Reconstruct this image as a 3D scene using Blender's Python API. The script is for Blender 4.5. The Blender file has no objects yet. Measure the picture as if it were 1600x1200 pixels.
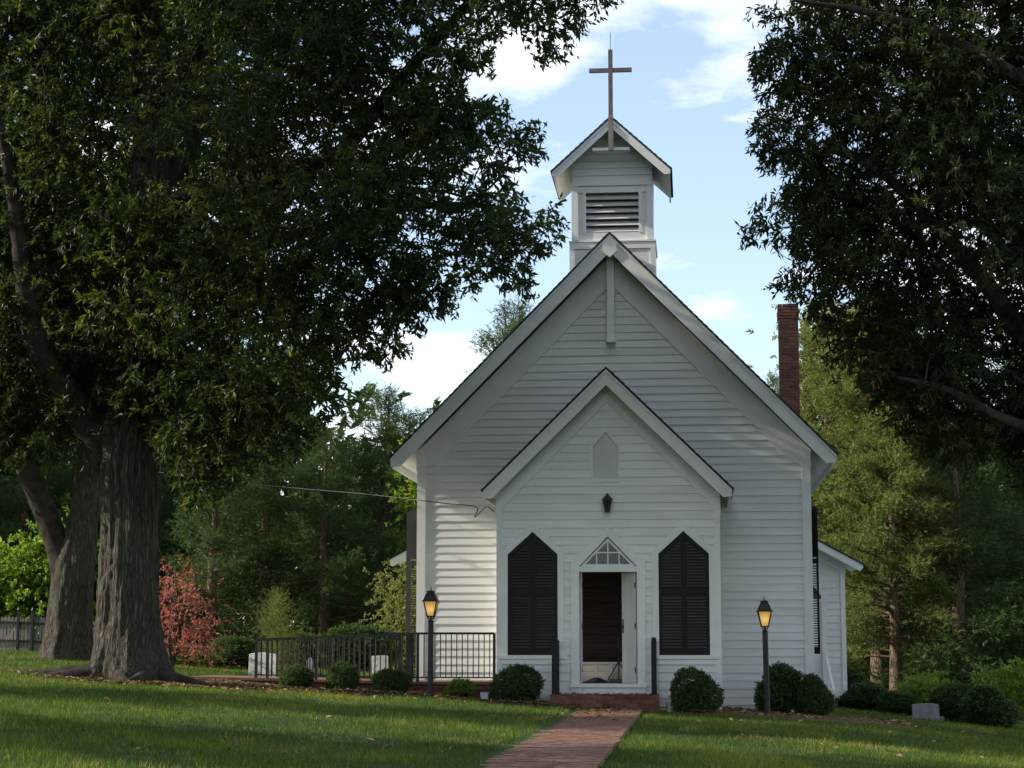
import bpy, math, random
import numpy as np
from mathutils import Vector, Matrix

random.seed(7)
RNG = np.random.default_rng(11)
scene = bpy.context.scene
COL = scene.collection

# ------------------------------------------------------------------ camera
F_PX = 3020.0
CAM = np.array([1.55, -36.0, 1.13])
YAW = math.atan(280 / F_PX)
PITCH = math.atan(410 / F_PX)
cd = bpy.data.cameras.new('camera')
cam = bpy.data.objects.new('camera', cd)
COL.objects.link(cam)
cd.sensor_width = 36.0
cd.lens = F_PX / 1600 * 36.0
cd.clip_start = 0.1
cd.clip_end = 2000
cam.location = CAM
cam.rotation_euler = (math.pi / 2 + PITCH, 0, YAW)
scene.camera = cam

# ------------------------------------------------------------------ sky and sun
SUN_AZ_DIR = np.array([-0.994, -0.11])          # towards the sun, seen from above
SUN_EL = math.radians(27)
world = bpy.data.worlds.new('World')
scene.world = world
world.use_nodes = True
wn = world.node_tree.nodes
wl = world.node_tree.links
wn.clear()
w_out = wn.new('ShaderNodeOutputWorld')
w_bg = wn.new('ShaderNodeBackground')
w_bg.inputs['Strength'].default_value = 0.15
sky = wn.new('ShaderNodeTexSky')
sky.sky_type = 'NISHITA'
sky.sun_disc = False
sky.sun_elevation = SUN_EL
sky.sun_rotation = math.atan2(SUN_AZ_DIR[0], SUN_AZ_DIR[1])
sky.altitude = 100
sky.air_density = 1.0
sky.dust_density = 0.6
sky.ozone_density = 1.6
tc = wn.new('ShaderNodeTexCoord')
sep = wn.new('ShaderNodeSeparateXYZ')
wl.new(tc.outputs['Generated'], sep.inputs[0])
addz = wn.new('ShaderNodeMath'); addz.operation = 'ADD'; addz.inputs[1].default_value = 0.22
wl.new(sep.outputs['Z'], addz.inputs[0])
dx = wn.new('ShaderNodeMath'); dx.operation = 'DIVIDE'
dy = wn.new('ShaderNodeMath'); dy.operation = 'DIVIDE'
wl.new(sep.outputs['X'], dx.inputs[0]); wl.new(addz.outputs[0], dx.inputs[1])
wl.new(sep.outputs['Y'], dy.inputs[0]); wl.new(addz.outputs[0], dy.inputs[1])
comb = wn.new('ShaderNodeCombineXYZ')
wl.new(dx.outputs[0], comb.inputs[0]); wl.new(dy.outputs[0], comb.inputs[1])
comb.inputs[2].default_value = 0.6
cn = wn.new('ShaderNodeTexNoise')
cn.inputs['Scale'].default_value = 2.6
cn.inputs['Detail'].default_value = 9
cn.inputs['Roughness'].default_value = 0.58
cn.inputs['Distortion'].default_value = 0.25
wl.new(comb.outputs[0], cn.inputs['Vector'])
cr = wn.new('ShaderNodeValToRGB')
cr.color_ramp.elements[0].position = 0.475
cr.color_ramp.elements[0].color = (0.14, 0.14, 0.14, 1)
cr.color_ramp.elements[1].position = 0.61
cr.color_ramp.elements[1].color = (1, 1, 1, 1)
wl.new(cn.outputs['Fac'], cr.inputs['Fac'])
cmix = wn.new('ShaderNodeMixRGB')
cmix.inputs['Color2'].default_value = (6.3, 6.4, 6.5, 1)
wl.new(cr.outputs['Color'], cmix.inputs['Fac'])
wl.new(sky.outputs['Color'], cmix.inputs['Color1'])
wl.new(cmix.outputs['Color'], w_bg.inputs['Color'])
wl.new(w_bg.outputs['Background'], w_out.inputs['Surface'])

ld = bpy.data.lights.new('sun', 'SUN')
ld.energy = 5.0
ld.angle = math.radians(0.53)
ld.color = (1.0, 0.93, 0.80)
sun = bpy.data.objects.new('sun', ld)
COL.objects.link(sun)
sdir = Vector((SUN_AZ_DIR[0] * math.cos(SUN_EL), SUN_AZ_DIR[1] * math.cos(SUN_EL), math.sin(SUN_EL)))
sun.rotation_euler = sdir.to_track_quat('Z', 'Y').to_euler()
sun.location = (-40, -10, 40)

scene.view_settings.view_transform = 'Standard'
scene.view_settings.look = 'None'
scene.view_settings.exposure = 0.72
scene.view_settings.gamma = 1.0
scene.render.engine = 'CYCLES'
scene.cycles.use_denoising = True
scene.cycles.max_bounces = 5
scene.cycles.diffuse_bounces = 2
scene.cycles.glossy_bounces = 2
scene.cycles.transmission_bounces = 4
scene.cycles.sample_clamp_indirect = 4.0

# ------------------------------------------------------------------ helpers
_fw = np.array([-math.sin(YAW) * math.cos(PITCH), math.cos(YAW) * math.cos(PITCH), math.sin(PITCH)])
_rt = np.array([math.cos(YAW), math.sin(YAW), 0.0])
_up = np.cross(_rt, _fw)


def at(px, py, Y):
    """world point seen at a photograph pixel, at distance Y along the church axis"""
    d = _fw + _rt * (px - 800) / F_PX - _up * (py - 600) / F_PX
    return CAM + d * ((Y - CAM[1]) / d[1])


def at_many(px, py, Y):
    d = _fw[None] + _rt[None] * ((px - 800) / F_PX)[:, None] - _up[None] * ((py - 600) / F_PX)[:, None]
    return CAM[None] + d * ((Y - CAM[1]) / d[:, 1])[:, None]


def proj_many(P):
    d = P - CAM
    z = d @ _fw
    return 800 + F_PX * (d @ _rt) / z, 600 - F_PX * (d @ _up) / z


def ground(X, Y):
    X = np.asarray(X, float); Y = np.asarray(Y, float)
    left = 1.6 * np.tanh(0.062 * np.maximum(-X, 0) / 1.6)
    Xr = np.maximum(X, 0)
    right = -(0.028 * Xr + 0.0055 * Xr ** 2)
    right = np.maximum(right, -1.6)
    back = 0.012 * np.clip(Y, 0, 20) * np.clip((-X - 4) / 8, 0, 1)
    bump = 0.02 * np.sin(X * 0.9 + 1.3) * np.sin(Y * 0.7) + 0.012 * np.sin(X * 2.3 + Y * 1.9)
    flat = np.clip((np.abs(X) - 0.7) / 1.5, 0, 1)
    return left + right + back + bump * flat


def gz(X, Y):
    return float(ground(X, Y))


def tag(o, label=None, cat=None, group=None, kind=None):
    if label: o['label'] = label
    if cat: o['category'] = cat
    if group: o['group'] = group
    if kind: o['kind'] = kind
    return o


def empty(name, loc, label=None, cat=None, group=None, rotz=0.0):
    o = bpy.data.objects.new(name, None)
    COL.objects.link(o)
    o.location = loc
    o.rotation_euler = (0, 0, rotz)
    o.empty_display_size = 0.2
    return tag(o, label, cat, group)


def world_loc(o):
    v = Vector((0, 0, 0))
    while o is not None:
        v = v + Vector(o.location)
        o = o.parent
    return v


def parent_world(o, p):
    """parent while the child's own coordinates stay world coordinates (parents only carry a location)"""
    o.parent = p
    o.matrix_parent_inverse = Matrix.Translation(-world_loc_chain(p))


def world_loc_chain(p):
    v = Vector((0, 0, 0))
    while p is not None:
        v += Vector(p.location)
        if p.parent is not None:
            v += p.matrix_parent_inverse.to_translation()
        p = p.parent
    return v


def link(name, me, parent=None, local=False):
    o = bpy.data.objects.new(name, me)
    COL.objects.link(o)
    if parent is not None:
        if local:
            o.parent = parent
        else:
            parent_world(o, parent)
    return o


def mesh_np(name, V, F, mat=None, smooth=False, attr=None):
    """fast mesh from numpy arrays; F is (n,3) or (n,4)"""
    me = bpy.data.meshes.new(name)
    V = np.ascontiguousarray(V, np.float32)
    F = np.ascontiguousarray(F, np.int32)
    n, k = F.shape
    me.vertices.add(len(V)); me.vertices.foreach_set('co', V.ravel())
    me.loops.add(n * k); me.loops.foreach_set('vertex_index', F.ravel())
    me.polygons.add(n)
    me.polygons.foreach_set('loop_start', np.arange(0, n * k, k, dtype=np.int32))
    me.polygons.foreach_set('loop_total', np.full(n, k, np.int32))
    me.polygons.foreach_set('use_smooth', np.full(n, smooth, bool))
    if mat: me.materials.append(mat)
    if attr is not None:
        a = me.attributes.new('tint', 'FLOAT', 'FACE')
        a.data.foreach_set('value', np.ascontiguousarray(attr, np.float32))
    me.update(calc_edges=True)
    return me


class MB:
    """collects simple solids; build() links them as one mesh object"""
    def __init__(self):
        self.v = []; self.f = []

    def add(self, vs, fs):
        b = len(self.v)
        self.v += [tuple(map(float, p)) for p in vs]
        self.f += [tuple(i + b for i in f) for f in fs]
        return self

    def box(self, x0, x1, y0, y1, z0, z1):
        x0, x1 = min(x0, x1), max(x0, x1); y0, y1 = min(y0, y1), max(y0, y1); z0, z1 = min(z0, z1), max(z0, z1)
        return self.add([(x0, y0, z0), (x1, y0, z0), (x1, y1, z0), (x0, y1, z0), (x0, y0, z1), (x1, y0, z1), (x1, y1, z1), (x0, y1, z1)],
                        [(0, 3, 2, 1), (4, 5, 6, 7), (0, 1, 5, 4), (1, 2, 6, 5), (2, 3, 7, 6), (3, 0, 4, 7)])

    def prism(self, poly, y0, y1):
        """polygon in (x,z), extruded along y"""
        a = sum(poly[i][0] * poly[(i + 1) % len(poly)][1] - poly[(i + 1) % len(poly)][0] * poly[i][1] for i in range(len(poly)))
        if a < 0: poly = poly[::-1]
        y0, y1 = min(y0, y1), max(y0, y1)
        n = len(poly)
        vs = [(x, y0, z) for x, z in poly] + [(x, y1, z) for x, z in poly]
        fs = [tuple(range(n)), tuple(range(2 * n - 1, n - 1, -1))]
        fs += [((i + 1) % n, i, n + i, n + (i + 1) % n) for i in range(n)]
        return self.add(vs, fs)

    def prism_x(self, poly, x0, x1):
        """polygon in (y,z), extruded along x"""
        b = len(self.v)
        self.prism(poly, x0, x1)
        for i in range(b, len(self.v)):
            x, y, z = self.v[i]
            self.v[i] = (y, x, z)
        return self

    def bar(self, p, q, w, h=None, up=(0, 0, 1)):
        h = w if h is None else h
        p = Vector(p); q = Vector(q)
        d = (q - p).normalized()
        u = Vector(up)
        if abs(d.dot(u)) > 0.98: u = Vector((0, 1, 0))
        s = d.cross(u).normalized(); t = s.cross(d)
        s *= w / 2; t *= h / 2
        vs = [p - s - t, p + s - t, p + s + t, p - s + t, q - s - t, q + s - t, q + s + t, q - s + t]
        return self.add(vs, [(0, 1, 2, 3), (7, 6, 5, 4), (0, 4, 5, 1), (1, 5, 6, 2), (2, 6, 7, 3), (3, 7, 4, 0)])

    def lathe(self, prof, c=(0, 0, 0), n=16, rot=0.0):
        """profile [(r,z)...] round the z axis"""
        vs = []; fs = []
        for r, z in prof:
            for i in range(n):
                a = 2 * math.pi * i / n + rot
                vs.append((c[0] + r * math.cos(a), c[1] + r * math.sin(a), c[2] + z))
        for k in range(len(prof) - 1):
            for i in range(n):
                j = (i + 1) % n
                fs.append((k * n + i, k * n + j, (k + 1) * n + j, (k + 1) * n + i))
        fs.append(tuple(range(n - 1, -1, -1)))
        fs.append(tuple((len(prof) - 1) * n + i for i in range(n)))
        return self.add(vs, fs)

    def tube(self, pts, r, n=6):
        V, F = tube_np(np.array([tuple(p) for p in pts], float), np.full(len(pts), r) if np.isscalar(r) else np.array(r), n)
        return self.add(V, F)

    def mesh(self, name, mat, smooth=False):
        me = bpy.data.meshes.new(name)
        me.from_pydata(self.v, [], self.f)
        if mat: me.materials.append(mat)
        if smooth: me.polygons.foreach_set('use_smooth', [True] * len(me.polygons))
        me.update()
        return me

    def build(self, name, mat, parent=None, local=False, smooth=False, bevel=0.0):
        o = link(name, self.mesh(name, mat, smooth), parent, local)
        if bevel:
            m = o.modifiers.new('bevel', 'BEVEL'); m.width = bevel; m.segments = 2; m.limit_method = 'ANGLE'
        return o


def frames(P):
    T = np.gradient(P, axis=0)
    T /= np.linalg.norm(T, axis=1)[:, None] + 1e-9
    n0 = np.array([0.0, 1.0, 0.0]) if abs(T[0][1]) < 0.9 else np.array([1.0, 0, 0])
    N = np.zeros_like(P); B = np.zeros_like(P)
    n = n0 - T[0] * (n0 @ T[0]); n /= np.linalg.norm(n)
    for i in range(len(P)):
        n = n - T[i] * (n @ T[i]); n /= np.linalg.norm(n) + 1e-9
        N[i] = n; B[i] = np.cross(T[i], n)
    return N, B


def tube_np(P, R, n=6):
    N, B = frames(P)
    a = np.arange(n) * 2 * math.pi / n
    ca, sa = np.cos(a), np.sin(a)
    V = P[:, None, :] + (N[:, None, :] * ca[None, :, None] + B[:, None, :] * sa[None, :, None]) * R[:, None, None]
    m = len(P)
    i = np.arange(n); j = (i + 1) % n
    F = [np.stack([k * n + i, k * n + j, (k + 1) * n + j, (k + 1) * n + i], 1) for k in range(m - 1)]
    return V.reshape(-1, 3), np.concatenate(F)


def resample(P, k):
    """smooth Catmull-Rom resampling of a polyline with any columns"""
    P = np.asarray(P, float)
    n = len(P)
    E = np.vstack([2 * P[0] - P[1], P, 2 * P[-1] - P[-2]])
    out = []
    for s in np.linspace(0, n - 1 - 1e-6, k):
        i = int(s); t = s - i
        p0, p1, p2, p3 = E[i], E[i + 1], E[i + 2], E[i + 3]
        out.append(0.5 * (2 * p1 + (p2 - p0) * t + (2 * p0 - 5 * p1 + 4 * p2 - p3) * t * t + (3 * p1 - p0 - 3 * p2 + p3) * t ** 3))
    return np.array(out)


def vnoise(u, v, seed, pu=None):
    r = np.random.default_rng(seed).random((64, 64))
    iu = np.floor(u).astype(int); iv = np.floor(v).astype(int)
    fu = u - iu; fv = v - iv
    fu = fu * fu * (3 - 2 * fu); fv = fv * fv * (3 - 2 * fv)
    m = pu if pu else 64
    a = r[iu % m % 64, iv % 64]; b = r[(iu + 1) % m % 64, iv % 64]
    c = r[iu % m % 64, (iv + 1) % 64]; d = r[(iu + 1) % m % 64, (iv + 1) % 64]
    return (a * (1 - fu) + b * fu) * (1 - fv) + (c * (1 - fu) + d * fu) * fv


def unit(v):
    return v / (np.linalg.norm(v, axis=-1, keepdims=True) + 1e-9)


# ------------------------------------------------------------------ materials
def new_mat(name):
    m = bpy.data.materials.new(name)
    m.use_nodes = True
    nt = m.node_tree
    nt.nodes.clear()
    out = nt.nodes.new('ShaderNodeOutputMaterial')
    b = nt.nodes.new('ShaderNodeBsdfPrincipled')
    nt.links.new(b.outputs[0], out.inputs[0])
    return m, nt.nodes, nt.links, b, out


def noise_node(N, L, scale, detail=4, vec=None, rough=0.55, dist=0.0):
    n = N.new('ShaderNodeTexNoise')
    n.inputs['Scale'].default_value = scale
    n.inputs['Detail'].default_value = detail
    n.inputs['Roughness'].default_value = rough
    n.inputs['Distortion'].default_value = dist
    if vec is not None: L.new(vec, n.inputs['Vector'])
    return n


def ramp(N, L, src, stops):
    r = N.new('ShaderNodeValToRGB')
    e = r.color_ramp.elements
    while len(e) < len(stops): e.new(0.5)
    for k, (p, c) in enumerate(stops):
        e[k].position = p
        e[k].color = (*c, 1) if len(c) == 3 else c
    L.new(src, r.inputs['Fac'])
    return r


def pos_vec(N, L, scale=(1, 1, 1)):
    g = N.new('ShaderNodeNewGeometry')
    m = N.new('ShaderNodeMapping')
    m.inputs['Scale'].default_value = scale
    L.new(g.outputs['Position'], m.inputs['Vector'])
    return m.outputs['Vector']


def mat_surface(name, c1, c2, scale=3.0, rough=0.6, bump=0.2, bump_scale=40.0, stretch=(1, 1, 1), objvar=0.0, spec=0.3, dirt=None, bdist=0.01):
    m, N, L, b, out = new_mat(name)
    v = pos_vec(N, L, stretch)
    n = noise_node(N, L, scale, 6, v)
    r = ramp(N, L, n.outputs['Fac'], [(0.3, c1), (0.7, c2)])
    col = r.outputs['Color']
    if dirt:
        n3 = noise_node(N, L, dirt[0], 8, v, 0.7)
        r3 = ramp(N, L, n3.outputs['Fac'], [(dirt[1], (0, 0, 0)), (dirt[1] + 0.12, (1, 1, 1))])
        mx = N.new('ShaderNodeMixRGB')
        mx.inputs['Color2'].default_value = (*dirt[2], 1)
        L.new(r3.outputs['Color'], mx.inputs['Fac']); L.new(col, mx.inputs['Color1'])
        col = mx.outputs['Color']
    if objvar:
        oi = N.new('ShaderNodeObjectInfo')
        mr = N.new('ShaderNodeMapRange')
        mr.inputs['To Min'].default_value = 1 - objvar; mr.inputs['To Max'].default_value = 1 + objvar
        L.new(oi.outputs['Random'], mr.inputs['Value'])
        mul = N.new('ShaderNodeMixRGB'); mul.blend_type = 'MULTIPLY'; mul.inputs['Fac'].default_value = 1
        L.new(col, mul.inputs['Color1']); L.new(mr.outputs['Result'], mul.inputs['Color2'])
        col = mul.outputs['Color']
    L.new(col, b.inputs['Base Color'])
    b.inputs['Roughness'].default_value = rough
    b.inputs['Specular IOR Level'].default_value = spec
    if bump:
        n2 = noise_node(N, L, bump_scale, 6, v, 0.6)
        bp = N.new('ShaderNodeBump')
        bp.inputs['Strength'].default_value = bump
        bp.inputs['Distance'].default_value = bdist
        L.new(n2.outputs['Fac'], bp.inputs['Height'])
        L.new(bp.outputs['Normal'], b.inputs['Normal'])
    return m


def mat_leaf(name, stops, transl=0.35, rough=0.45, spec=0.4, tcol=(1.5, 1.4, 0.6)):
    """leaf colour by a per-leaf random number; part of the light passes through"""
    m, N, L, b, out = new_mat(name)
    a = N.new('ShaderNodeAttribute'); a.attribute_name = 'tint'
    r = ramp(N, L, a.outputs['Fac'], stops)
    L.new(r.outputs['Color'], b.inputs['Base Color'])
    b.inputs['Roughness'].default_value = rough
    b.inputs['Specular IOR Level'].default_value = spec
    t = N.new('ShaderNodeBsdfTranslucent')
    mul = N.new('ShaderNodeMixRGB'); mul.blend_type = 'MULTIPLY'; mul.inputs['Fac'].default_value = 1
    mul.inputs['Color2'].default_value = (*tcol, 1)
    L.new(r.outputs['Color'], mul.inputs['Color1'])
    L.new(mul.outputs['Color'], t.inputs['Color'])
    mx = N.new('ShaderNodeMixShader'); mx.inputs['Fac'].default_value = transl
    L.new(b.outputs[0], mx.inputs[1]); L.new(t.outputs[0], mx.inputs[2])
    L.new(mx.outputs[0], out.inputs[0])
    return m


M = {}
M['white'] = mat_surface('white_paint', (0.70, 0.70, 0.67), (0.80, 0.80, 0.77), 1.4, 0.55, 0.25, 60, (0.5, 1, 3), 0.045, 0.3, (5.0, 0.66, (0.52, 0.51, 0.47)), 0.004)
M['white_trim'] = mat_surface('white_trim_paint', (0.72, 0.72, 0.69), (0.81, 0.81, 0.78), 2.0, 0.5, 0.2, 45, (1, 1, 1), 0.02, 0.3, (7.0, 0.68, (0.5, 0.49, 0.45)), 0.004)
M['black'] = mat_surface('black_paint', (0.006, 0.0065, 0.008), (0.012, 0.0125, 0.014), 8, 0.5, 0.15, 80, spec=0.25)
M['slat'] = mat_surface('worn_black_slat', (0.014, 0.013, 0.012), (0.034, 0.030, 0.026), 10, 0.5, 0.15, 60, (1, 1, 3), spec=0.35)
M['iron'] = mat_surface('black_iron', (0.008, 0.008, 0.009), (0.02, 0.018, 0.017), 15, 0.5, 0.2, 90, spec=0.4)
M['shingle'] = mat_surface('dark_shingle', (0.025, 0.025, 0.028), (0.05, 0.048, 0.05), 12, 0.9, 0.5, 50)
M['grey_wood'] = mat_surface('weathered_grey_wood', (0.16, 0.14, 0.13), (0.26, 0.24, 0.22), 6, 0.8, 0.4, 30, (3, 3, 0.5))
M['cross'] = mat_surface('weathered_cross_paint', (0.10, 0.085, 0.08), (0.17, 0.15, 0.14), 6, 0.7, 0.3, 30)
M['louver'] = mat_surface('louver_paint', (0.42, 0.42, 0.41), (0.55, 0.55, 0.53), 5, 0.7, 0.2, 40)
M['brick'] = mat_surface('red_brick', (0.08, 0.034, 0.024), (0.17, 0.075, 0.052), 9, 0.85, 0.5, 70, objvar=0.35, dirt=(14, 0.62, (0.10, 0.07, 0.06)))
M['paver'] = mat_surface('path_brick', (0.155, 0.078, 0.054), (0.25, 0.135, 0.094), 7, 0.85, 0.5, 80, objvar=0.3, dirt=(5, 0.58, (0.13, 0.09, 0.075)))
M['mortar'] = mat_surface('mortar', (0.14, 0.11, 0.09), (0.22, 0.18, 0.15), 20, 0.95, 0.4, 90)
M['soil'] = mat_surface('mulch_soil', (0.018, 0.011, 0.008), (0.05, 0.03, 0.02), 14, 0.95, 1.0, 30, bdist=0.04)
M['clay'] = mat_surface('red_clay_soil', (0.10, 0.05, 0.03), (0.17, 0.09, 0.055), 4, 0.95, 0.8, 30, bdist=0.03, dirt=(6, 0.55, (0.05, 0.035, 0.02)))
M['stone'] = mat_surface('pale_marble', (0.40, 0.41, 0.41), (0.60, 0.61, 0.60), 6, 0.7, 0.4, 40, dirt=(8, 0.52, (0.36, 0.36, 0.33)))
M['grey_stone'] = mat_surface('grey_granite', (0.16, 0.16, 0.16), (0.27, 0.27, 0.27), 8, 0.8, 0.3, 60)
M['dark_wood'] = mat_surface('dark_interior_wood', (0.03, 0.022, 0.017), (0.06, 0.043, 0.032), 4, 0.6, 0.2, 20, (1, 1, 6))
M['floor_paint'] = mat_surface('pale_floor_paint', (0.42, 0.38, 0.33), (0.52, 0.47, 0.42), 3, 0.5, 0.1, 30)
M['black_cloth'] = mat_surface('black_cloth', (0.01, 0.01, 0.011), (0.02, 0.02, 0.022), 8, 0.9, 0.3, 60)
M['plastic'] = mat_surface('pale_bucket_plastic', (0.38, 0.38, 0.38), (0.5, 0.5, 0.5), 8, 0.5, 0.1, 30)

g_, N, L, b, out = new_mat('window_glass')
b.inputs['Base Color'].default_value = (0.02, 0.025, 0.03, 1)
b.inputs['Roughness'].default_value = 0.06
b.inputs['Specular IOR Level'].default_value = 0.5
M['glass'] = g_
g_, N, L, b, out = new_mat('lit_amber_glass')
b.inputs['Base Color'].default_value = (0.5, 0.32, 0.1, 1)
b.inputs['Roughness'].default_value = 0.3
tcg = N.new('ShaderNodeTexCoord')
mp = N.new('ShaderNodeMapping'); mp.inputs['Location'].default_value = (-0.5, -0.5, -0.42)
L.new(tcg.outputs['Generated'], mp.inputs['Vector'])
vl = N.new('ShaderNodeVectorMath'); vl.operation = 'LENGTH'
L.new(mp.outputs['Vector'], vl.inputs[0])
rr = ramp(N, L, vl.outputs['Value'], [(0.05, (1.0, 0.70, 0.28)), (0.38, (0.75, 0.42, 0.09)), (0.8, (0.42, 0.20, 0.035))])
L.new(rr.outputs['Color'], b.inputs['Emission Color'])
b.inputs['Emission Strength'].default_value = 0.42
M['amber'] = g_

# bark: dark furrows, pale ridges, moss low on the trunk
def mat_bark(name, c1, c2, moss=0.5, scale=24.0, zs=0.10):
    m, N, L, b, out = new_mat(name)
    v = pos_vec(N, L, (1, 1, zs))
    nd = noise_node(N, L, 6, 4, v, 0.6)
    mixv = N.new('ShaderNodeMixRGB'); mixv.blend_type = 'ADD'; mixv.inputs['Fac'].default_value = 0.16
    L.new(v, mixv.inputs['Color1']); L.new(nd.outputs['Color'], mixv.inputs['Color2'])
    vo = N.new('ShaderNodeTexVoronoi'); vo.feature = 'DISTANCE_TO_EDGE'
    vo.inputs['Scale'].default_value = scale
    L.new(mixv.outputs['Color'], vo.inputs['Vector'])
    rv = ramp(N, L, vo.outputs['Distance'], [(0.0, (0.15, 0.15, 0.15)), (0.34, (1, 1, 1))])
    n = noise_node(N, L, 34, 8, v, 0.7, 0.4)
    mh = N.new('ShaderNodeMixRGB'); mh.inputs['Fac'].default_value = 0.55
    L.new(rv.outputs['Color'], mh.inputs['Color1']); L.new(n.outputs['Fac'], mh.inputs['Color2'])
    r = ramp(N, L, mh.outputs['Color'], [(0.15, c1), (0.8, c2)])
    v2 = pos_vec(N, L)
    n2 = noise_node(N, L, 2.6, 8, v2, 0.7)
    rm = ramp(N, L, n2.outputs['Fac'], [(0.5, (0, 0, 0)), (0.64, (moss, moss, moss))])
    mx = N.new('ShaderNodeMixRGB'); mx.inputs['Color2'].default_value = (0.10, 0.115, 0.065, 1)
    L.new(rm.outputs['Color'], mx.inputs['Fac']); L.new(r.outputs['Color'], mx.inputs['Color1'])
    mul = N.new('ShaderNodeMixRGB'); mul.blend_type = 'MULTIPLY'; mul.inputs['Fac'].default_value = 0.35
    L.new(mx.outputs['Color'], mul.inputs['Color1']); L.new(rv.outputs['Color'], mul.inputs['Color2'])
    L.new(mul.outputs['Color'], b.inputs['Base Color'])
    b.inputs['Roughness'].default_value = 0.95
    b.inputs['Specular IOR Level'].default_value = 0.1
    bp = N.new('ShaderNodeBump'); bp.inputs['Strength'].default_value = 1.0; bp.inputs['Distance'].default_value = 0.06
    L.new(mh.outputs['Color'], bp.inputs['Height']); L.new(bp.outputs['Normal'], b.inputs['Normal'])
    return m


M['bark'] = mat_bark('oak_bark', (0.022, 0.019, 0.015), (0.13, 0.116, 0.094))
M['limb_bark'] = mat_surface('oak_limb_bark', (0.018, 0.015, 0.013), (0.055, 0.048, 0.04), 5, 0.95, 0.8, 28, spec=0.1, dirt=(4, 0.6, (0.05, 0.06, 0.035)), bdist=0.03)
M['cedar_bark'] = mat_bark('cedar_bark', (0.10, 0.065, 0.045), (0.27, 0.19, 0.14), 0.15)
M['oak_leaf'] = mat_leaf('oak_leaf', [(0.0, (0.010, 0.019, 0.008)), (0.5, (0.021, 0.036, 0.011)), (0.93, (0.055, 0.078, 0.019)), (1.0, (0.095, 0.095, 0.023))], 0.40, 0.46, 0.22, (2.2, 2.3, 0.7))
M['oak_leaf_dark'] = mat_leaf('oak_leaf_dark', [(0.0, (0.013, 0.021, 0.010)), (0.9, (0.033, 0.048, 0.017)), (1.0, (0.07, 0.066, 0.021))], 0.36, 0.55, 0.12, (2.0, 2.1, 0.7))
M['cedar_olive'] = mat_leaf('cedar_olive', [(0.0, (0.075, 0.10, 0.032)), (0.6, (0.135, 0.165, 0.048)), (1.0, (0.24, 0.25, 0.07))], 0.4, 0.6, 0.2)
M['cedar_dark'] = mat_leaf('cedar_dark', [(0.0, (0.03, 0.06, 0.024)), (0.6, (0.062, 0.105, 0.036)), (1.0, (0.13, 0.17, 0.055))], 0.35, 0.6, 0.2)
M['pale_leaf'] = mat_leaf('pale_yellow_green_leaf', [(0.0, (0.12, 0.14, 0.05)), (1.0, (0.24, 0.25, 0.09))], 0.45, 0.5, 0.3)
M['bright_leaf'] = mat_leaf('bright_green_leaf', [(0.0, (0.09, 0.16, 0.02)), (0.8, (0.17, 0.27, 0.035)), (1.0, (0.3, 0.3, 0.05))], 0.5, 0.45, 0.3)
M['red_leaf'] = mat_leaf('red_dogwood_leaf', [(0.0, (0.18, 0.06, 0.05)), (0.5, (0.36, 0.12, 0.10)), (0.8, (0.45, 0.20, 0.14)), (1.0, (0.17, 0.15, 0.06))], 0.4, 0.5, 0.3, (1.3, 0.9, 0.8))
M['box_leaf'] = mat_leaf('boxwood_leaf', [(0.0, (0.025, 0.05, 0.016)), (0.7, (0.05, 0.085, 0.025)), (1.0, (0.09, 0.14, 0.035))], 0.25, 0.4, 0.4)
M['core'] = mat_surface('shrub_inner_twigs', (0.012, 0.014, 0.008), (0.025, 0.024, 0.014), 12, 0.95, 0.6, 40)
M['grass'] = mat_leaf('grass_blade', [(0.0, (0.018, 0.046, 0.010)), (0.5, (0.055, 0.10, 0.018)), (0.93, (0.20, 0.225, 0.042)), (1.0, (0.28, 0.23, 0.10))], 0.45, 0.55, 0.15, (1.5, 1.5, .6))
M['litter'] = mat_leaf('fallen_leaf', [(0.0, (0.08, 0.045, 0.025)), (0.6, (0.2, 0.12, 0.06)), (0.9, (0.34, 0.24, 0.13)), (1.0, (0.5, 0.40, 0.12))], 0.15, 0.6, 0.2)

# lawn under the blades
lm, N, L, b, out = new_mat('lawn_soil_and_thatch')
v = pos_vec(N, L)
n1 = noise_node(N, L, 0.6, 6, v)
n2 = noise_node(N, L, 25, 8, v, 0.7)
r1 = ramp(N, L, n1.outputs['Fac'], [(0.35, (0.030, 0.060, 0.015)), (0.62, (0.055, 0.085, 0.022)), (0.78, (0.10, 0.09, 0.04))])
r2 = ramp(N, L, n2.outputs['Fac'], [(0.3, (0.5, 0.5, 0.5)), (0.7, (1.25, 1.25, 1.25))])
mu = N.new('ShaderNodeMixRGB'); mu.blend_type = 'MULTIPLY'; mu.inputs['Fac'].default_value = 1
L.new(r1.outputs['Color'], mu.inputs['Color1']); L.new(r2.outputs['Color'], mu.inputs['Color2'])
L.new(mu.outputs['Color'], b.inputs['Base Color'])
b.inputs['Roughness'].default_value = 0.95
b.inputs['Specular IOR Level'].default_value = 0.1
bp = N.new('ShaderNodeBump'); bp.inputs['Strength'].default_value = 0.8; bp.inputs['Distance'].default_value = 0.05
L.new(n2.outputs['Fac'], bp.inputs['Height']); L.new(bp.outputs['Normal'], b.inputs['Normal'])
M['lawn'] = lm

# ------------------------------------------------------------------ ground
def grid_sheet(xs, ys, lift=0.0):
    X, Y = np.meshgrid(xs, ys)
    Z = ground(X, Y) + lift
    V = np.stack([X.ravel(), Y.ravel(), Z.ravel()], 1)
    nx, ny = len(xs), len(ys)
    i, j = np.meshgrid(np.arange(nx - 1), np.arange(ny - 1))
    a = (j * nx + i).ravel()
    F = np.stack([a, a + 1, a + nx + 1, a + nx], 1)
    return V, F


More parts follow.
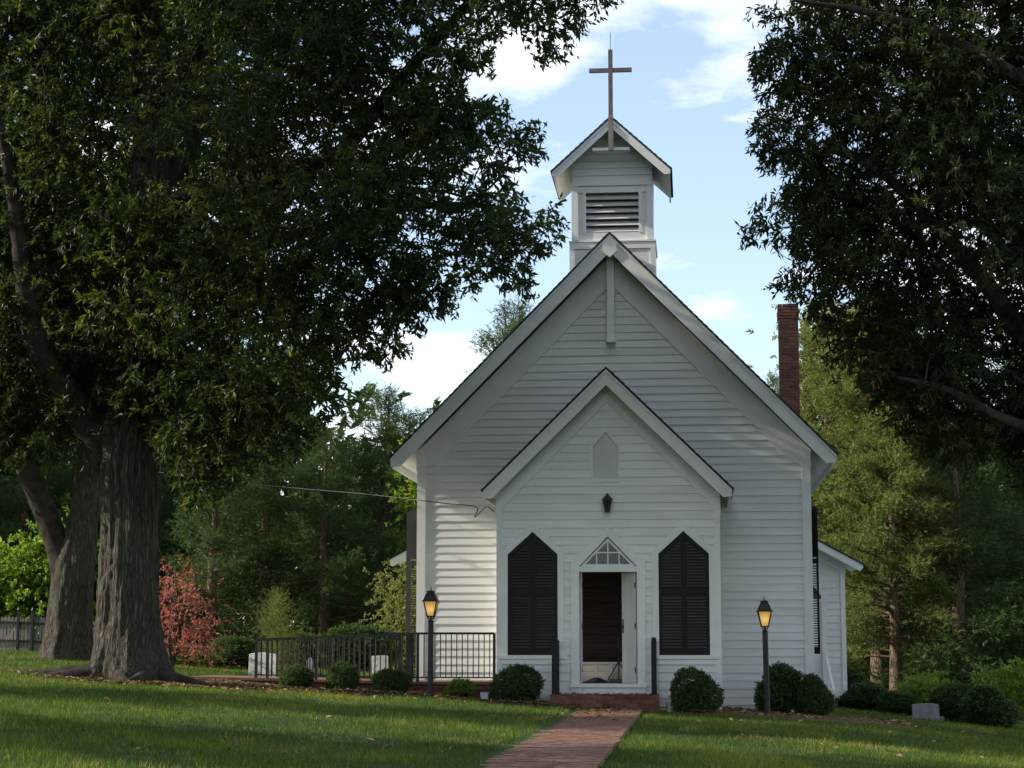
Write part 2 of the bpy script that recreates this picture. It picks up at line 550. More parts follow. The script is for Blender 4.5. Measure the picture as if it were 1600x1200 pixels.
xs = np.concatenate([np.linspace(-300, -40, 14)[:-1], np.linspace(-40, 40, 161), np.linspace(40, 300, 14)[1:]])
ys = np.concatenate([np.linspace(-200, -45, 8)[:-1], np.linspace(-45, 60, 211), np.linspace(60, 500, 14)[1:]])
V, Fc = grid_sheet(xs, ys)
lawn = link('lawn', mesh_np('lawn', V, Fc, M['lawn'], True))
tag(lawn, kind='structure')

# mulch bed in front of the ramp and along the porch, red soil strip on the right
def bed(name, outline_fn, x0, x1, nx, ny, mat, lift, rough):
    u = np.linspace(0, 1, nx); w = np.linspace(0, 1, ny)
    Us, Ws = np.meshgrid(u, w)
    X = x0 + (x1 - x0) * Us
    ya, yb = outline_fn(X)
    Y = ya + (yb - ya) * Ws
    edge = np.minimum(np.minimum(Us, 1 - Us) * 8, np.minimum(Ws, 1 - Ws) * 5).clip(0, 1)
    Z = ground(X, Y) + lift * edge - 0.01 + rough * edge * RNG.random(X.shape)
    V = np.stack([X.ravel(), Y.ravel(), Z.ravel()], 1)
    i, j = np.meshgrid(np.arange(nx - 1), np.arange(ny - 1))
    a = (j * nx + i).ravel()
    F = np.stack([a, a + 1, a + nx + 1, a + nx], 1)
    o = link(name, mesh_np(name, V, F, mat, False))
    return tag(o, kind='structure')


bed('mulch_bed', lambda X: (-1.55 + 0.15 * np.sin(X * 1.7) - 0.06 * X * 0, 0.1 + 0 * X), -7.6, -0.95, 260, 60, M['soil'], 0.05, 0.035)
bed('soil_bed', lambda X: (-1.35 + 0.12 * np.sin(X * 1.3 + 1), 2.3 + 0 * X), 0.97, 5.6, 180, 60, M['clay'], 0.035, 0.025)

# ------------------------------------------------------------------ brick path
path = MB().box(-0.572, 0.652, -22.0, -0.98, -0.2, 0.004).build('brick_path', M['mortar'])
tag(path, kind='structure')
brick_me = MB().box(-0.5, 0.5, -0.5, 0.5, -0.5, 0.5).mesh('brick', M['paver'])
red_me = MB().box(-0.5, 0.5, -0.5, 0.5, -0.5, 0.5).mesh('brick', M['brick'])
n_part = 0
far = MB()
row = 0
y = -20.4
while y < -1.03:
    off = 0.0 if row % 2 == 0 else 0.104
    x = -0.57 - off
    while x < 0.65:
        a = max(x, -0.57); c = min(x + 0.2, 0.65)
        if c - a > 0.04:
            dz = random.uniform(-0.004, 0.005); cx, cy = (a + c) / 2, y + 0.048
            if n_part < 300:
                o = link('brick', brick_me, path)
                o.location = (cx, cy, 0.0 + dz); o.scale = (c - a, 0.094, 0.05)
                o.rotation_euler = (random.uniform(-.02, .02), random.uniform(-.02, .02), random.uniform(-.012, .012))
                n_part += 1
            else:
                t = random.uniform(-0.02, 0.02)
                far.box(a, c, y + random.uniform(0, .003), y + 0.094, -0.05, 0.025 + dz)
        x += 0.208
    y += 0.102
    row += 1
o = far.build('paving', M['paver'], path)
o['kind'] = 'stuff'

# ------------------------------------------------------------------ the church
HW = 3.87                # nave half width
NY = 2.2                 # nave front wall
PW = 2.06                # porch half width
CH = empty('church', (0, 1, 0), 'small white clapboard country church with steep gables, belfry and cross', 'church')
WEDGE = MB().add([(-.5, -.023, 0), (.5, -.023, 0), (.5, 0, 0), (-.5, 0, 0), (-.5, -.005, 1), (.5, -.005, 1), (.5, 0, 1), (-.5, 0, 1)],
                 [(0, 3, 2, 1), (4, 5, 6, 7), (0, 1, 5, 4), (1, 2, 6, 5), (2, 3, 7, 6), (3, 0, 4, 7)]).mesh('clapboard', M['white'])


def clapboards(parent, Y, z0, z1, half_fn, holes, exposure=0.1565, gap=0.0):
    """half_fn(z) -> (xmin, xmax); holes: list of fn(z)->(xa,xb) or None"""
    z = z0
    while z < z1:
        zm = z + exposure / 2
        ivs = [half_fn(zm)]
        for h in holes:
            r = h(zm)
            if r is None: continue
            new = []
            for a, c in ivs:
                if r[1] <= a or r[0] >= c: new.append((a, c)); continue
                if r[0] > a: new.append((a, r[0]))
                if r[1] < c: new.append((r[1], c))
            ivs = new
        cut = []
        for a, c in ivs:
            if c - a > 3.0:
                m_ = random.uniform(a + .7, c - .7); cut += [(a, m_ - .002), (m_ + .002, c)]
            else: cut.append((a, c))
        for a, c in cut:
            if c - a < 0.05: continue
            o = link('clapboard', WEDGE, parent)
            o.location = ((a + c) / 2, Y + random.uniform(-.0025, .002), z + random.uniform(-.004, .004))
            o.scale = (c - a, 1, exposure + 0.02)
            o.rotation_euler = (0, random.uniform(-.0012, .0012), 0)
        z += exposure


def strip_frame(mb, outer, inner, y0, y1, closed=True):
    n = len(outer)
    for i in range(n if closed else n - 1):
        j = (i + 1) % n
        mb.prism([outer[i], outer[j], inner[j], inner[i]], y0, y1)
    return mb


def pent(c, hw, zb, zs, za):
    return [(c - hw, zb), (c - hw, zs), (c, za), (c + hw, zs), (c + hw, zb)]


# -- porch walls
FL = 0.45
pw = MB()
pw.prism([(-PW, -0.3), (-0.54, -0.3), (-0.54, 2.62), (-PW, 2.62)], 0.002, 0.12)
pw.prism([(0.54, -0.3), (PW, -0.3), (PW, 2.62), (0.54, 2.62)], 0.002, 0.12)
pw.prism([(-0.54, -0.3), (0.54, -0.3), (0.54, 0.38), (-0.54, 0.38)], 0.002, 0.12)
pw.prism([(-PW, 2.62), (-0.5, 2.62), (0, 3.16), (0.5, 2.62), (PW, 2.62), (PW, 4.02), (0, 6.02), (-PW, 4.02)], 0.002, 0.12)
# side walls; the left one has the doorway of the ramp
pw.box(PW - 0.12, PW, 0.122, NY - 0.003, -0.3, 4.02)
pw.box(-PW, -PW + 0.12, 0.122, 0.62, -0.3, 4.02)
pw.box(-PW, -PW + 0.12, 1.68, NY - 0.003, -0.3, 4.02)
pw.box(-PW, -PW + 0.12, 0.622, 1.678, 2.5, 4.02)
pw.box(-PW, -PW + 0.12, 0.622, 1.678, -0.3, FL)
porch_wall = pw.build('porch_wall', M['white'], CH)


def porch_half(z):
    h = PW if z < 3.95 else 5.98 - z
    return (-h, h)


def win_hole(c):
    def fn(z):
        if z < 0.80 or z > 3.33: return None
        h = 0.57 if z < 2.88 else 0.57 * (3.38 - z) / 0.5
        return (c - h, c + h) if h > 0.02 else None
    return fn


def door_hole(z):
    if z > 3.26: return None
    h = 0.67 if z < 2.65 else 0.67 * (3.32 - z) / 0.67
    return (-h, h)


def vent_hole(z):
    if z < 4.19 or z > 5.12: return None
    h = 0.26 if z < 4.86 else 0.26 * (5.16 - z) / 0.30
    return (-0.03 - h, -0.03 + h)


clapboards(porch_wall, 0.0, 0.03, 5.75, lambda z: porch_half(z) if z > 3.95 else (-PW + 0.06, PW - 0.06), [win_hole(-1.40), win_hole(1.40), door_hole, vent_hole])
# corner boards
for s in (-1, 1):
    MB().box(s * (PW + 0.015), s * (PW - 0.10), -0.042, 0.09, 0.0, 4.0).build('corner_board', M['white_trim'], porch_wall)
# raking frieze boards on the wall
for s in (-1, 1):
    MB().prism([(0, 5.98), (s * (PW + .03), 5.98 - PW - .03), (s * (PW + .03), 5.98 - PW - .36), (s * 0.0, 5.68)], -0.038, 0.001).build('frieze_board', M['white_trim'], porch_wall)

# -- nave walls
nw = MB()
nw.prism([(-HW, -0.6), (-1.0, -0.6), (-1.0, 2.7), (-HW, 2.7)], NY + 0.002, NY + 0.14)
nw.prism([(1.0, -0.6), (HW, -0.6), (HW, 2.7), (1.0, 2.7)], NY + 0.002, NY + 0.14)
nw.prism([(-1.0, -0.6), (1.0, -0.6), (1.0, FL - 0.03), (-1.0, FL - 0.03)], NY + 0.002, NY + 0.14)
nw.prism([(-HW, 2.7), (HW, 2.7), (HW, 4.95), (0, 8.92), (-HW, 4.95)], NY + 0.002, NY + 0.14)
nw.box(-HW, -HW + 0.14, NY + 0.142, 15.0, -0.6, 4.9)
nw.box(HW - 0.14, HW, NY + 0.142, 15.0, -0.6, 4.9)
nw.prism([(-HW, -0.6), (HW, -0.6), (HW, 4.95), (0, 8.92), (-HW, 4.95)], 15.0, 15.14)
nave_wall = nw.build('nave_wall', M['white'], CH)


def nave_half(z):
    h = HW - 0.07 if z < 4.6 else min(HW - 0.07, 8.55 - z)
    return (-h, h)


def porch_cover(z):
    h = PW - 0.05 if z < 3.9 else 5.9 - z
    return (-h, h) if h > 0 else None


clapboards(nave_wall, NY, 0.0, 8.3, nave_half, [porch_cover])
for s in (-1, 1):
    MB().box(s * (HW + 0.02), s * (HW - 0.15), NY - 0.044, NY + 0.12, -0.02, 4.9).build('corner_board', M['white_trim'], nave_wall)
    MB().prism([(0, 8.93), (s * (HW + .035), 8.93 - HW * 1.025), (s * (HW + .035), 8.93 - HW * 1.025 - 0.36), (s * (HW - .36), 8.93 - (HW - .36) * 1.025 - 0.60), (0, 8.33)], NY - 0.039, NY + 0.001).build('frieze_board', M['white_trim'], nave_wall)


def gable_roof(name, half, z_eave, z_apex, y0, y1, rake_drop, parent, fascia=0.16, white=0.05):
    """two slopes: dark shingle courses above a white deck; raking boards at the front, fascia along the eaves"""
    sl = (z_apex - z_eave) / half
    mb = MB()
    t = 0.045
    for s in (-1, 1):
        mb.prism([(0, z_apex), (s * (half + .03), z_eave - .03 * sl), (s * (half + .03), z_eave - .03 * sl - t), (0, z_apex - t)], y0 - 0.03, y1 + .03)
        n = int(half * 1.42 / 0.14)
        for k in range(n):          # butts of the shingle courses
            u = (k + 0.5) / n
            x = half * u; zz = z_apex - sl * x
            mb.prism([(s * x, zz + 0.004), (s * (x + half / n), zz - sl * half / n + 0.018), (s * (x + half / n), zz - sl * half / n - 0.01), (s * x, zz - 0.01)], y0 - 0.028, y1 + .028)
    roof = mb.build(name, M['shingle'], parent)
    mb = MB()
    for s in (-1, 1):
        mb.prism([(0, z_apex - t - .004), (s * half, z_eave - t - .004), (s * half, z_eave - t - white), (0, z_apex - t - white)], y0 + 0.045, y1)
    mb.build('soffit', M['white_trim'], roof)
    for s in (-1, 1):
        MB().prism([(0, z_apex - t - .003), (s * (half + .01), z_eave - t - .003), (s * (half + .01), z_eave - t - .003 - rake_drop * 0.45),
                    (s * (half - rake_drop * .5), z_eave - t + rake_drop * .5 * sl - rake_drop), (0, z_apex - t - rake_drop)], y0, y0 + 0.04).build('rake_board', M['white_trim'], roof)
        MB().prism([(0, z_apex - t - .002), (s * (half + .014), z_eave - t - .002 - .014 * sl), (s * (half + .014), z_eave - t - .065), (0, z_apex - t - .065)], y0 - 0.02, y0 - 0.002).build('rake_moulding', M['white_trim'], roof)
        MB().box(s * (half - 0.004), s * (half - 0.034), y0 + 0.042, y1, z_eave - t - fascia, z_eave - t - white - .004).build('fascia', M['white_trim'], roof)
    return roof


gable_roof('porch_roof', 2.29, 4.05, 6.30, -0.32, NY, 0.30, CH)
nave_roof = gable_roof('nave_roof', 4.36, 4.88, 9.32, NY - 0.42, 15.4, 0.36, CH, 0.2)
# pendant king post in the nave gable, block at the peak
kp = MB().box(-0.075, 0.075, NY - 0.20, NY - 0.034, 7.17, 8.95).box(-0.095, 0.095, NY - 0.22, NY - 0.033, 7.13, 7.17)
kp.build('king_post', M['white_trim'], nave_roof)
MB().prism([(-0.14, 9.10), (0, 9.24), (0.14, 9.10), (0.14, 8.92), (0, 8.80), (-0.14, 8.92)], NY - 0.448, NY - 0.424).build('peak_block', M['white_trim'], nave_roof)

# -- windows of the porch: black louvred shutters, closed
for c in (-1.40, 1.40):
    fr = strip_frame(MB(), pent(c, 0.58, 0.90, 2.88, 3.43), pent(c, 0.466, 0.97, 2.83, 3.25), -0.048, -0.002, False)
    w = fr.build('window', M['white_trim'], CH)
    MB().prism([(c - 0.64, 0.97), (c + 0.64, 0.97), (c + 0.64, 0.90), (c - 0.64, 0.90)], -0.075, -0.001).build('sill', M['white_trim'], w)
    MB().prism([(c - 0.57, 0.898), (c + 0.57, 0.898), (c + 0.57, 0.80), (c - 0.57, 0.80)], -0.045, -0.002).build('apron', M['white_trim'], w)
    MB().prism(pent(c, 0.464, 0.97, 2.83, 3.25), -0.004, 0.001).build('backing', M['black'], w)
    for s in (-1, 1):
        # one leaf: stiles, rails and slats
        xa, xb = c + s * 0.004, c + s * 0.462
        sl = (3.245 - 2.83) / 0.466
        leaf = MB()
        leaf.prism([(xa, 0.975), (xa + s * .048, 0.975), (xa + s * .048, 3.24 - .052 * sl), (xa, 3.24)], -0.034, -0.006)
        leaf.prism([(xb, 0.975), (xb - s * .055, 0.975), (xb - s * .055, 2.825 + .055 * sl), (xb, 2.825)], -0.034, -0.006)
        leaf.prism([(xa + s * .048, 0.975), (xb - s * .055, 0.975), (xb - s * .055, 1.09), (xa + s * .048, 1.09)], -0.032, -0.006)
        leaf.prism([(xa + s * .048, 2.09), (xb - s * .055, 2.09), (xb - s * .055, 2.17), (xa + s * .048, 2.17)], -0.032, -0.006)
        leaf.prism([(xa + s * .048, 3.24 - .052 * sl), (xb - s * .055, 2.825 + .055 * sl), (xb - s * .055, 2.74 + .055 * sl), (xa + s * .048, 3.15 - .052 * sl)], -0.032, -0.006)
        lo = leaf.build('shutter', M['black'], w)
        slats = MB()
        z = 1.10
        while z < 3.1:
            if not (2.05 < z < 2.17):
                xlim = 0.407
                if z + .05 > 2.76: xlim = min(xlim, (3.15 - z - .05) / sl)
                if xlim > 0.08:
                    x0_, x1_ = xa + s * .049, c + s * xlim
                    slats.prism_x([(-0.032, z), (-0.027, z - .001), (-0.006, z + 0.036), (-0.011, z + 0.040)], min(x0_, x1_), max(x0_, x1_))
            z += 0.056
        so = slats.build('slats', M['slat'], lo)
        so['kind'] = 'stuff'

# -- gable vent of the porch
vc = -0.03
vf = strip_frame(MB(), pent(vc, 0.285, 4.17, 4.86, 5.20), pent(vc, 0.235, 4.225, 4.83, 5.11), -0.036, -0.002, True).build('gable_vent', M['white_trim'], CH)
MB().prism(pent(vc, 0.234, 4.226, 4.83, 5.108), -0.004, 0.001).build('backing', M['louver'], vf)
vs = MB(); z = 4.23
while z < 5.06:
    h = 0.232 if z < 4.80 else 0.232 * (5.10 - z - .03) / 0.29
    if h > 0.02: vs.prism_x([(-0.034, z), (-0.030, z - .002), (-0.007, z + .035), (-0.010, z + .037)], vc - h, vc + h)
    z += 0.036
so = vs.build('slats', M['white_trim'], vf); so['kind'] = 'stuff'

# -- front door
df = MB()
strip_frame(df, [(-0.685, 0.30), (-0.685, 2.68), (0, 3.36), (0.685, 2.68), (0.685, 0.30)], [(-0.535, 0.30), (-0.535, 2.60), (0, 3.155), (0.535, 2.60), (0.535, 0.30)], -0.050, -0.002, False)
df.box(-0.534, 0.534, -0.046, 0.11, 2.50, 2.602)
df.box(-0.554, -0.536, -0.001, 0.118, 0.45, 2.50).box(0.536, 0.554, -0.001, 0.118, 0.45, 2.50)
dframe = df.build('door_frame', M['white_trim'], CH)
MB().box(-0.70, 0.70, -0.10, 0.119, 0.385, 0.45).build('threshold', M['white_trim'], dframe)
MB().box(-0.60, 0.68, -0.06, -0.001, 0.26, 0.384).build('riser_board', M['white_trim'], dframe)
tr = strip_frame(MB(), [(-0.50, 2.605), (0, 3.125), (0.50, 2.605)], [(-0.42, 2.640), (0, 3.07), (0.42, 2.640)], -0.024, 0.03, True)
tr.box(-0.011, 0.011, -0.018, 0.024, 2.64, 3.075).prism([(-0.21, 2.845), (0.21, 2.845), (0.21, 2.867), (-0.21, 2.867)], -0.019, 0.023)
tr.box(-0.218, -0.198, -0.0185, 0.0225, 2.64, 2.85).box(0.198, 0.218, -0.0185, 0.0225, 2.64, 2.85)
tro = tr.build('transom', M['white_trim'], CH)
for poly in ([(-0.21, 2.64), (-0.011, 2.64), (-0.011, 2.85), (-0.21, 2.85)], [(0.21, 2.64), (0.011, 2.64), (0.011, 2.85), (0.21, 2.85)],
             [(-0.43, 2.64), (-0.21, 2.64), (-0.21, 2.86)], [(0.43, 2.64), (0.21, 2.64), (0.21, 2.86)],
             [(-0.21, 2.86), (-0.011, 2.86), (-0.011, 3.07)], [(0.21, 2.86), (0.011, 2.86), (0.011, 3.07)]):
    tilt = random.uniform(-.004, .004)
    MB().prism(poly, 0.0, 0.006).build('pane', M['glass'], tro)

def door_leaf(hx, side, ang):
    """leaf hinged at x=hx on the inner face, swung inwards"""
    W, H = 0.53, 2.05
    d = Vector((-side * math.cos(ang), math.sin(ang), 0)); n = Vector((side * math.sin(ang), math.cos(ang), 0))
    o0 = Vector((hx, 0.09, FL + 0.004))
    def bx(mb, u0, u1, z0, z1, t0, t1):
        vs = []
        for z in (z0, z1):
            for (u, t) in ((u0, t0), (u1, t0), (u1, t1), (u0, t1)):
                p = o0 + d * u + n * t; vs.append((p.x, p.y, p.z + z))
        mb.add(vs, [(0, 3, 2, 1), (4, 5, 6, 7), (0, 1, 5, 4), (1, 2, 6, 5), (2, 3, 7, 6), (3, 0, 4, 7)])
    mb = MB()
    bx(mb, 0, W, 0, H, -0.015, 0.015)
    for u0, u1, z0, z1 in ((0, .09, 0, H), (W - .09, W, 0, H), (.09, W - .09, 0, .2), (.09, W - .09, .95, 1.08), (.09, W - .09, H - .13, H)):
        bx(mb, u0, u1, z0, z1, -0.026, 0.026)
    o = mb.build('door', M['white_trim'], CH)
    hb = MB(); bx(hb, W - 0.065, W - 0.025, 0.92, 1.18, -0.034, 0.034)
    bx(hb, W - 0.075, W - 0.02, 1.02, 1.06, -0.075, 0.075)
    hb.build('handle', M['iron'], o)
    hg = MB()
    for z in (0.2, 1.0, 1.75): bx(hg, -0.012, 0.02, z, z + 0.1, -0.035, -0.027)
    hg.build('hinges', M['iron'], o)


door_leaf(0.52, 1, math.radians(60))
door_leaf(-0.52, -1, math.radians(92))

# -- inside: floors, lining, a white panelled front and a post
MB().box(-PW + .121, PW - .121, 0.121, NY + 0.0, FL - 0.06, FL).build('vestibule_floor', M['floor_paint'], CH)
MB().box(-HW + .141, HW - .141, NY + 0.141, 14.99, FL - 0.06, FL - 0.002).build('nave_floor', M['floor_paint'], CH)
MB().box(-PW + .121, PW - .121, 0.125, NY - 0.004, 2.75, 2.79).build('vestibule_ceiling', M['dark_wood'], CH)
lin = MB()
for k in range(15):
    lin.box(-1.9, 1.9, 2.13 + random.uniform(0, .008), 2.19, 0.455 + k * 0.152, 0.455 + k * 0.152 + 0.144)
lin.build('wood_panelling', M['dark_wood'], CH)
pew = MB()
pew.box(-1.9, 0.7, 2.0, 2.06, FL, FL + 0.34).box(-1.92, 0.72, 1.96, 2.10, FL + 0.34, FL + 0.38)
for k in range(9): pew.box(-1.86 + k * .3, -1.81 + k * .3, 1.975, 1.999, FL + .02, FL + .339)
for k in range(3): pew.box(-1.9, 0.7, 1.98, 1.9995, FL + .03 + k * .13, FL + .055 + k * .13)
pewo = pew.build('panelled_pew', M['white_trim'])
tag(pewo, 'white panelled low pew front seen inside through the open doorway', 'pew')
pst = MB().bar((0.12, 1.8, FL), (0.12, 1.8, 2.72), 0.03).bar((0.12, 1.8, FL + .4), (-.1, 1.8, FL + .02), .025).bar((0.12, 1.8, FL + .4), (.32, 1.8, FL + .02), .025).box(-.06, .3, 1.7, 1.9, FL, FL + .05)
tag(pst.build('stand', M['iron']), 'thin dark stand inside the doorway, beside the white door leaf', 'stand')
mat_v = MB()
u = np.linspace(0, 1, 26); w_ = np.linspace(0, 1, 12)
X, Y = np.meshgrid(-0.62 + u * 1.05, 0.75 + w_ * 0.6)
Z = FL + 0.012 + 0.10 * np.maximum(0, np.sin(X * 9 + Y * 4)) * (0.35 + 0.65 * np.sin(u * math.pi)[None, :]) * np.sin(w_ * math.pi)[:, None]
Vm = np.stack([X.ravel(), Y.ravel(), Z.ravel()], 1)
i, j = np.meshgrid(np.arange(25), np.arange(11)); a = (j * 26 + i).ravel()
matob = link('floor_mat', mesh_np('floor_mat', Vm, np.stack([a, a + 1, a + 27, a + 26], 1), M['black_cloth'], True))
mm = matob.modifiers.new('thick', 'SOLIDIFY'); mm.thickness = 0.012
tag(matob, 'rumpled black mat on the floor just inside the church door', 'mat')

# -- belfry
BY0, BY1, BH = 3.2, 4.88, 0.83
bel = MB()
bel.box(-0.875, 0.875, BY0 - 0.045, BY1 + 0.045, 8.2, 9.42)
bel.box(-BH, -0.60, BY0, BY1, 9.42, 10.62).box(0.60, BH, BY0, BY1, 9.42, 10.62)
bel.box(-0.60, 0.60, BY0 + 0.35, BY1, 9.42, 10.62).box(-0.60, 0.60, BY0, BY0 + 0.349, 9.42, 9.62).box(-0.60, 0.60, BY0, BY0 + 0.349, 10.46, 10.62)
bel.prism([(-BH, 10.62), (BH, 10.62), (BH, 11.06), (0, 11.865), (-BH, 11.06)], BY0, BY1)
belfry = bel.build('belfry', M['white'], CH)
for s in (-1, 1):
    MB().box(s * (BH + .012), s * (BH - .12), BY0 - 0.034, BY0 + .1, 9.46, 10.60).build('corner_board', M['white_trim'], belfry)
    MB().box(s * 0.887, s * 0.78, BY0 - 0.062, BY0 + .1, 8.3, 9.40).build('corner_board', M['white_trim'], belfry)
    MB().box(s * 0.62, s * 0.545, BY0 - 0.016, BY0 + .05, 9.60, 10.48).build('louvre_frame', M['white_trim'], belfry)
MB().box(-0.90, 0.90, BY0 - 0.075, BY1 + 0.07, 9.40, 9.43).build('cap_moulding', M['white_trim'], belfry)
MB().box(-0.885, 0.885, BY0 - 0.063, BY0 - .04, 9.26, 9.40).build('base_frieze', M['white_trim'], belfry)
MB().box(-0.86, 0.86, BY0 - 0.045, BY0 + .02, 10.60, 10.665).build('lintel_moulding', M['white_trim'], belfry)
MB().box(-0.705, 0.705, BY0 - 0.018, BY0 + .02, 10.455, 10.60).build('louvre_head', M['white_trim'], belfry)
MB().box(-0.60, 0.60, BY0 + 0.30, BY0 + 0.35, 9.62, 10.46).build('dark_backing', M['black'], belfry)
for k in range(6):
    z = 9.63 + k * 0.137
    MB().prism_x([(BY0 - 0.005, z), (BY0 + 0.015, z - 0.012), (BY0 + 0.115, z + 0.105), (BY0 + 0.095, z + 0.117)], -0.545, 0.545).build('slat', M['louver'], belfry)
# gable boards of the belfry
for k in range(7):
    z = 10.67 + k * 0.15
    h = BH if z < 10.95 else BH - (z + .07 - 11.05) * 1.07
    if h > 0.1:
        o = link('clapboard', WEDGE, belfry); o.location = (0, BY0, z); o.scale = (2 * min(h, BH), 1, 0.165)
broof = gable_roof('belfry_roof', 1.20, 10.87, 11.97, BY0 - 0.42, BY1 + 0.42, 0.20, CH, 0.13)
# little truss in its gable, and the cross above
MB().box(-0.38, 0.38, BY0 - 0.40, BY0 - 0.33, 11.25, 11.31).build('truss_bar', M['white_trim'], broof)
MB().box(-0.05, 0.05, BY0 - 0.455, BY0 - 0.38, 11.24, 12.0).build('truss_post', M['grey_wood'], broof)
cross = MB().box(-0.045, 0.045, BY0 - 0.45, BY0 - 0.38, 11.98, 13.38).build('cross', M['cross'], CH)
MB().box(-0.44, 0.44, BY0 - 0.447, BY0 - 0.383, 12.90, 12.985).build('crossbar', M['cross'], cross)
MB().bar((0, BY0 - .415, 13.38), (0.005, BY0 - .415, 13.75), 0.012).build('lightning_rod', M['iron'], cross)

# -- chimney, brick by brick on the side that shows
cx0, cx1, cy0, cy1 = 3.74, 4.21, 11.0, 11.47
chim = MB().box(cx0 + .008, cx1 - .008, cy0 + .008, cy1 - .008, -0.8, 9.36).build('chimney', M['mortar'], CH)
z = 5.0; k = 0
side = MB()
while z < 9.37:
    grow = 0.0 if z < 9.05 else (0.022 if z < 9.24 else 0.012)
    a = cx0 - grow; off = -0.11 if k % 2 else 0.0
    x = a + off
    while x < cx1 + grow - 0.01:
        xa, xb = max(x, a), min(x + 0.205, cx1 + grow)
        if xb - xa > 0.03:
            o = link('brick', red_me, chim)
            o.location = ((xa + xb) / 2, cy0 - grow + 0.04 + random.uniform(-.003, .003), z + 0.031)
            o.scale = (xb - xa, 0.09, 0.062)
        x += 0.215
    side.box(cx0 - grow, cx0 + .05, cy0 + 0.09, cy1 + grow, z, z + 0.062).box(cx1 - .05, cx1 + grow, cy0 + 0.0885, cy1 + grow, z, z + 0.062).box(cx0 + .05, cx1 - .05, cy1 - .05, cy1 + grow, z, z + .062)
    z += 0.074; k += 1
side.build('side_brickwork', M['brick'], chim)

# -- side wing on the right with its pointed door
WY = 9.0
ww = MB().prism([(HW - .05, -0.06), (5.02, -0.06), (5.02, 3.02), (HW - .05, 3.66)], WY + .002, WY + 2.6).build('wing_wall', M['white'], CH)
def wing_half(z):
    return (HW + .0, min(4.95, 4.95 if z < 2.75 else 4.95 - (z - 2.75) / 0.545))
wd_c = 4.17
clapboards(ww, WY, -0.05, 3.3, wing_half, [lambda z: (wd_c - 0.5, wd_c + (0.42 if z < 2.35 else 0.42 * (2.83 - z) / .48)) if z < 2.78 else None])
MB().box(5.035, 4.93, WY - 0.042, WY + .1, -0.07, 3.0).build('corner_board', M['white_trim'], ww)
MB().prism([(HW, 3.68), (5.05, 3.04), (5.05, 2.80), (HW, 3.36)], WY - 0.039, WY + .001).build('frieze_board', M['white_trim'], ww)
wr = MB().prism([(HW + .005, 3.86), (5.44, 3.005), (5.44, 2.965), (HW + .005, 3.82)], WY - 0.36, WY + 2.9).build('wing_roof', M['shingle'], CH)
MB().prism([(HW + .006, 3.817), (5.41, 2.978), (5.41, 2.93), (HW + .006, 3.77)], WY - 0.29, WY + 2.88).build('soffit', M['white_trim'], wr)
MB().prism([(HW + .006, 3.816), (5.425, 2.969), (5.425, 2.90), (5.36, 2.83), (HW + .006, 3.63)], WY - 0.34, WY - .295).build('rake_board', M['white_trim'], wr)
strip_frame(MB(), [(wd_c - .44, -.05), (wd_c - .44, 2.33), (wd_c, 2.85), (wd_c + .44, 2.33), (wd_c + .44, -.05)], [(wd_c - .32, -.05), (wd_c - .32, 2.28), (wd_c, 2.68), (wd_c + .32, 2.28), (wd_c + .32, -.05)], WY - .05, WY - .001, False).build('wing_door_frame', M['white_trim'], ww)
wdo = MB().box(wd_c - .319, wd_c + .319, WY - .012, WY + .001, .1, 2.12).box(wd_c - .319, wd_c + .319, WY - .04, WY + .0005, 2.12, 2.2).build('wing_door', M['white_trim'], ww)
MB().prism([(wd_c - .319, 2.2), (wd_c + .319, 2.2), (wd_c + .319, 2.28), (wd_c, 2.68), (wd_c - .319, 2.28)], WY - .008, WY + .0006).build('transom_pane', M['glass'], wdo)
fp = MB()
for k in range(5):
    for a, c in ((4.62, 4.83), (4.84, 5.0)):
        fp.box(a, c, WY + .03, WY + 2.5, -0.46 + k * .078, -0.46 + k * .078 + .07)
fp.build('brick_pier', M['brick'], CH)
hr = MB().bar((4.56, WY - .15, 0.95), (4.66, WY - 1.0, 0.15), 0.05).bar((4.57, WY - .2, 0.95), (4.57, WY - .2, -.3), .05).bar((4.66, WY - 1.0, 0.18), (4.66, WY - 1.0, -.35), .05)
hr.build('wing_handrail', M['white_trim'], CH)

# -- hood over the left side door
hd = MB().prism([(-HW - .002, 3.98), (-5.47, 3.13), (-5.47, 3.17), (-HW - .002, 4.03)], 8.7, 10.4).build('door_hood', M['shingle'], CH)
MB().prism([(-HW - .003, 3.976), (-5.45, 3.138), (-5.45, 3.0), (-5.38, 2.98), (-HW - .003, 3.78)], 8.72, 8.76).build('rake_board', M['white_trim'], hd)
MB().prism([(-HW - .003, 3.975), (-5.44, 3.14), (-5.44, 3.10), (-HW - .003, 3.93)], 8.77, 10.38).build('soffit', M['white_trim'], hd)
for y in (8.9, 10.2): MB().bar((-HW - .02, y, 2.75), (-4.9, y, 3.33), .07).build('bracket', M['white_trim'], hd)

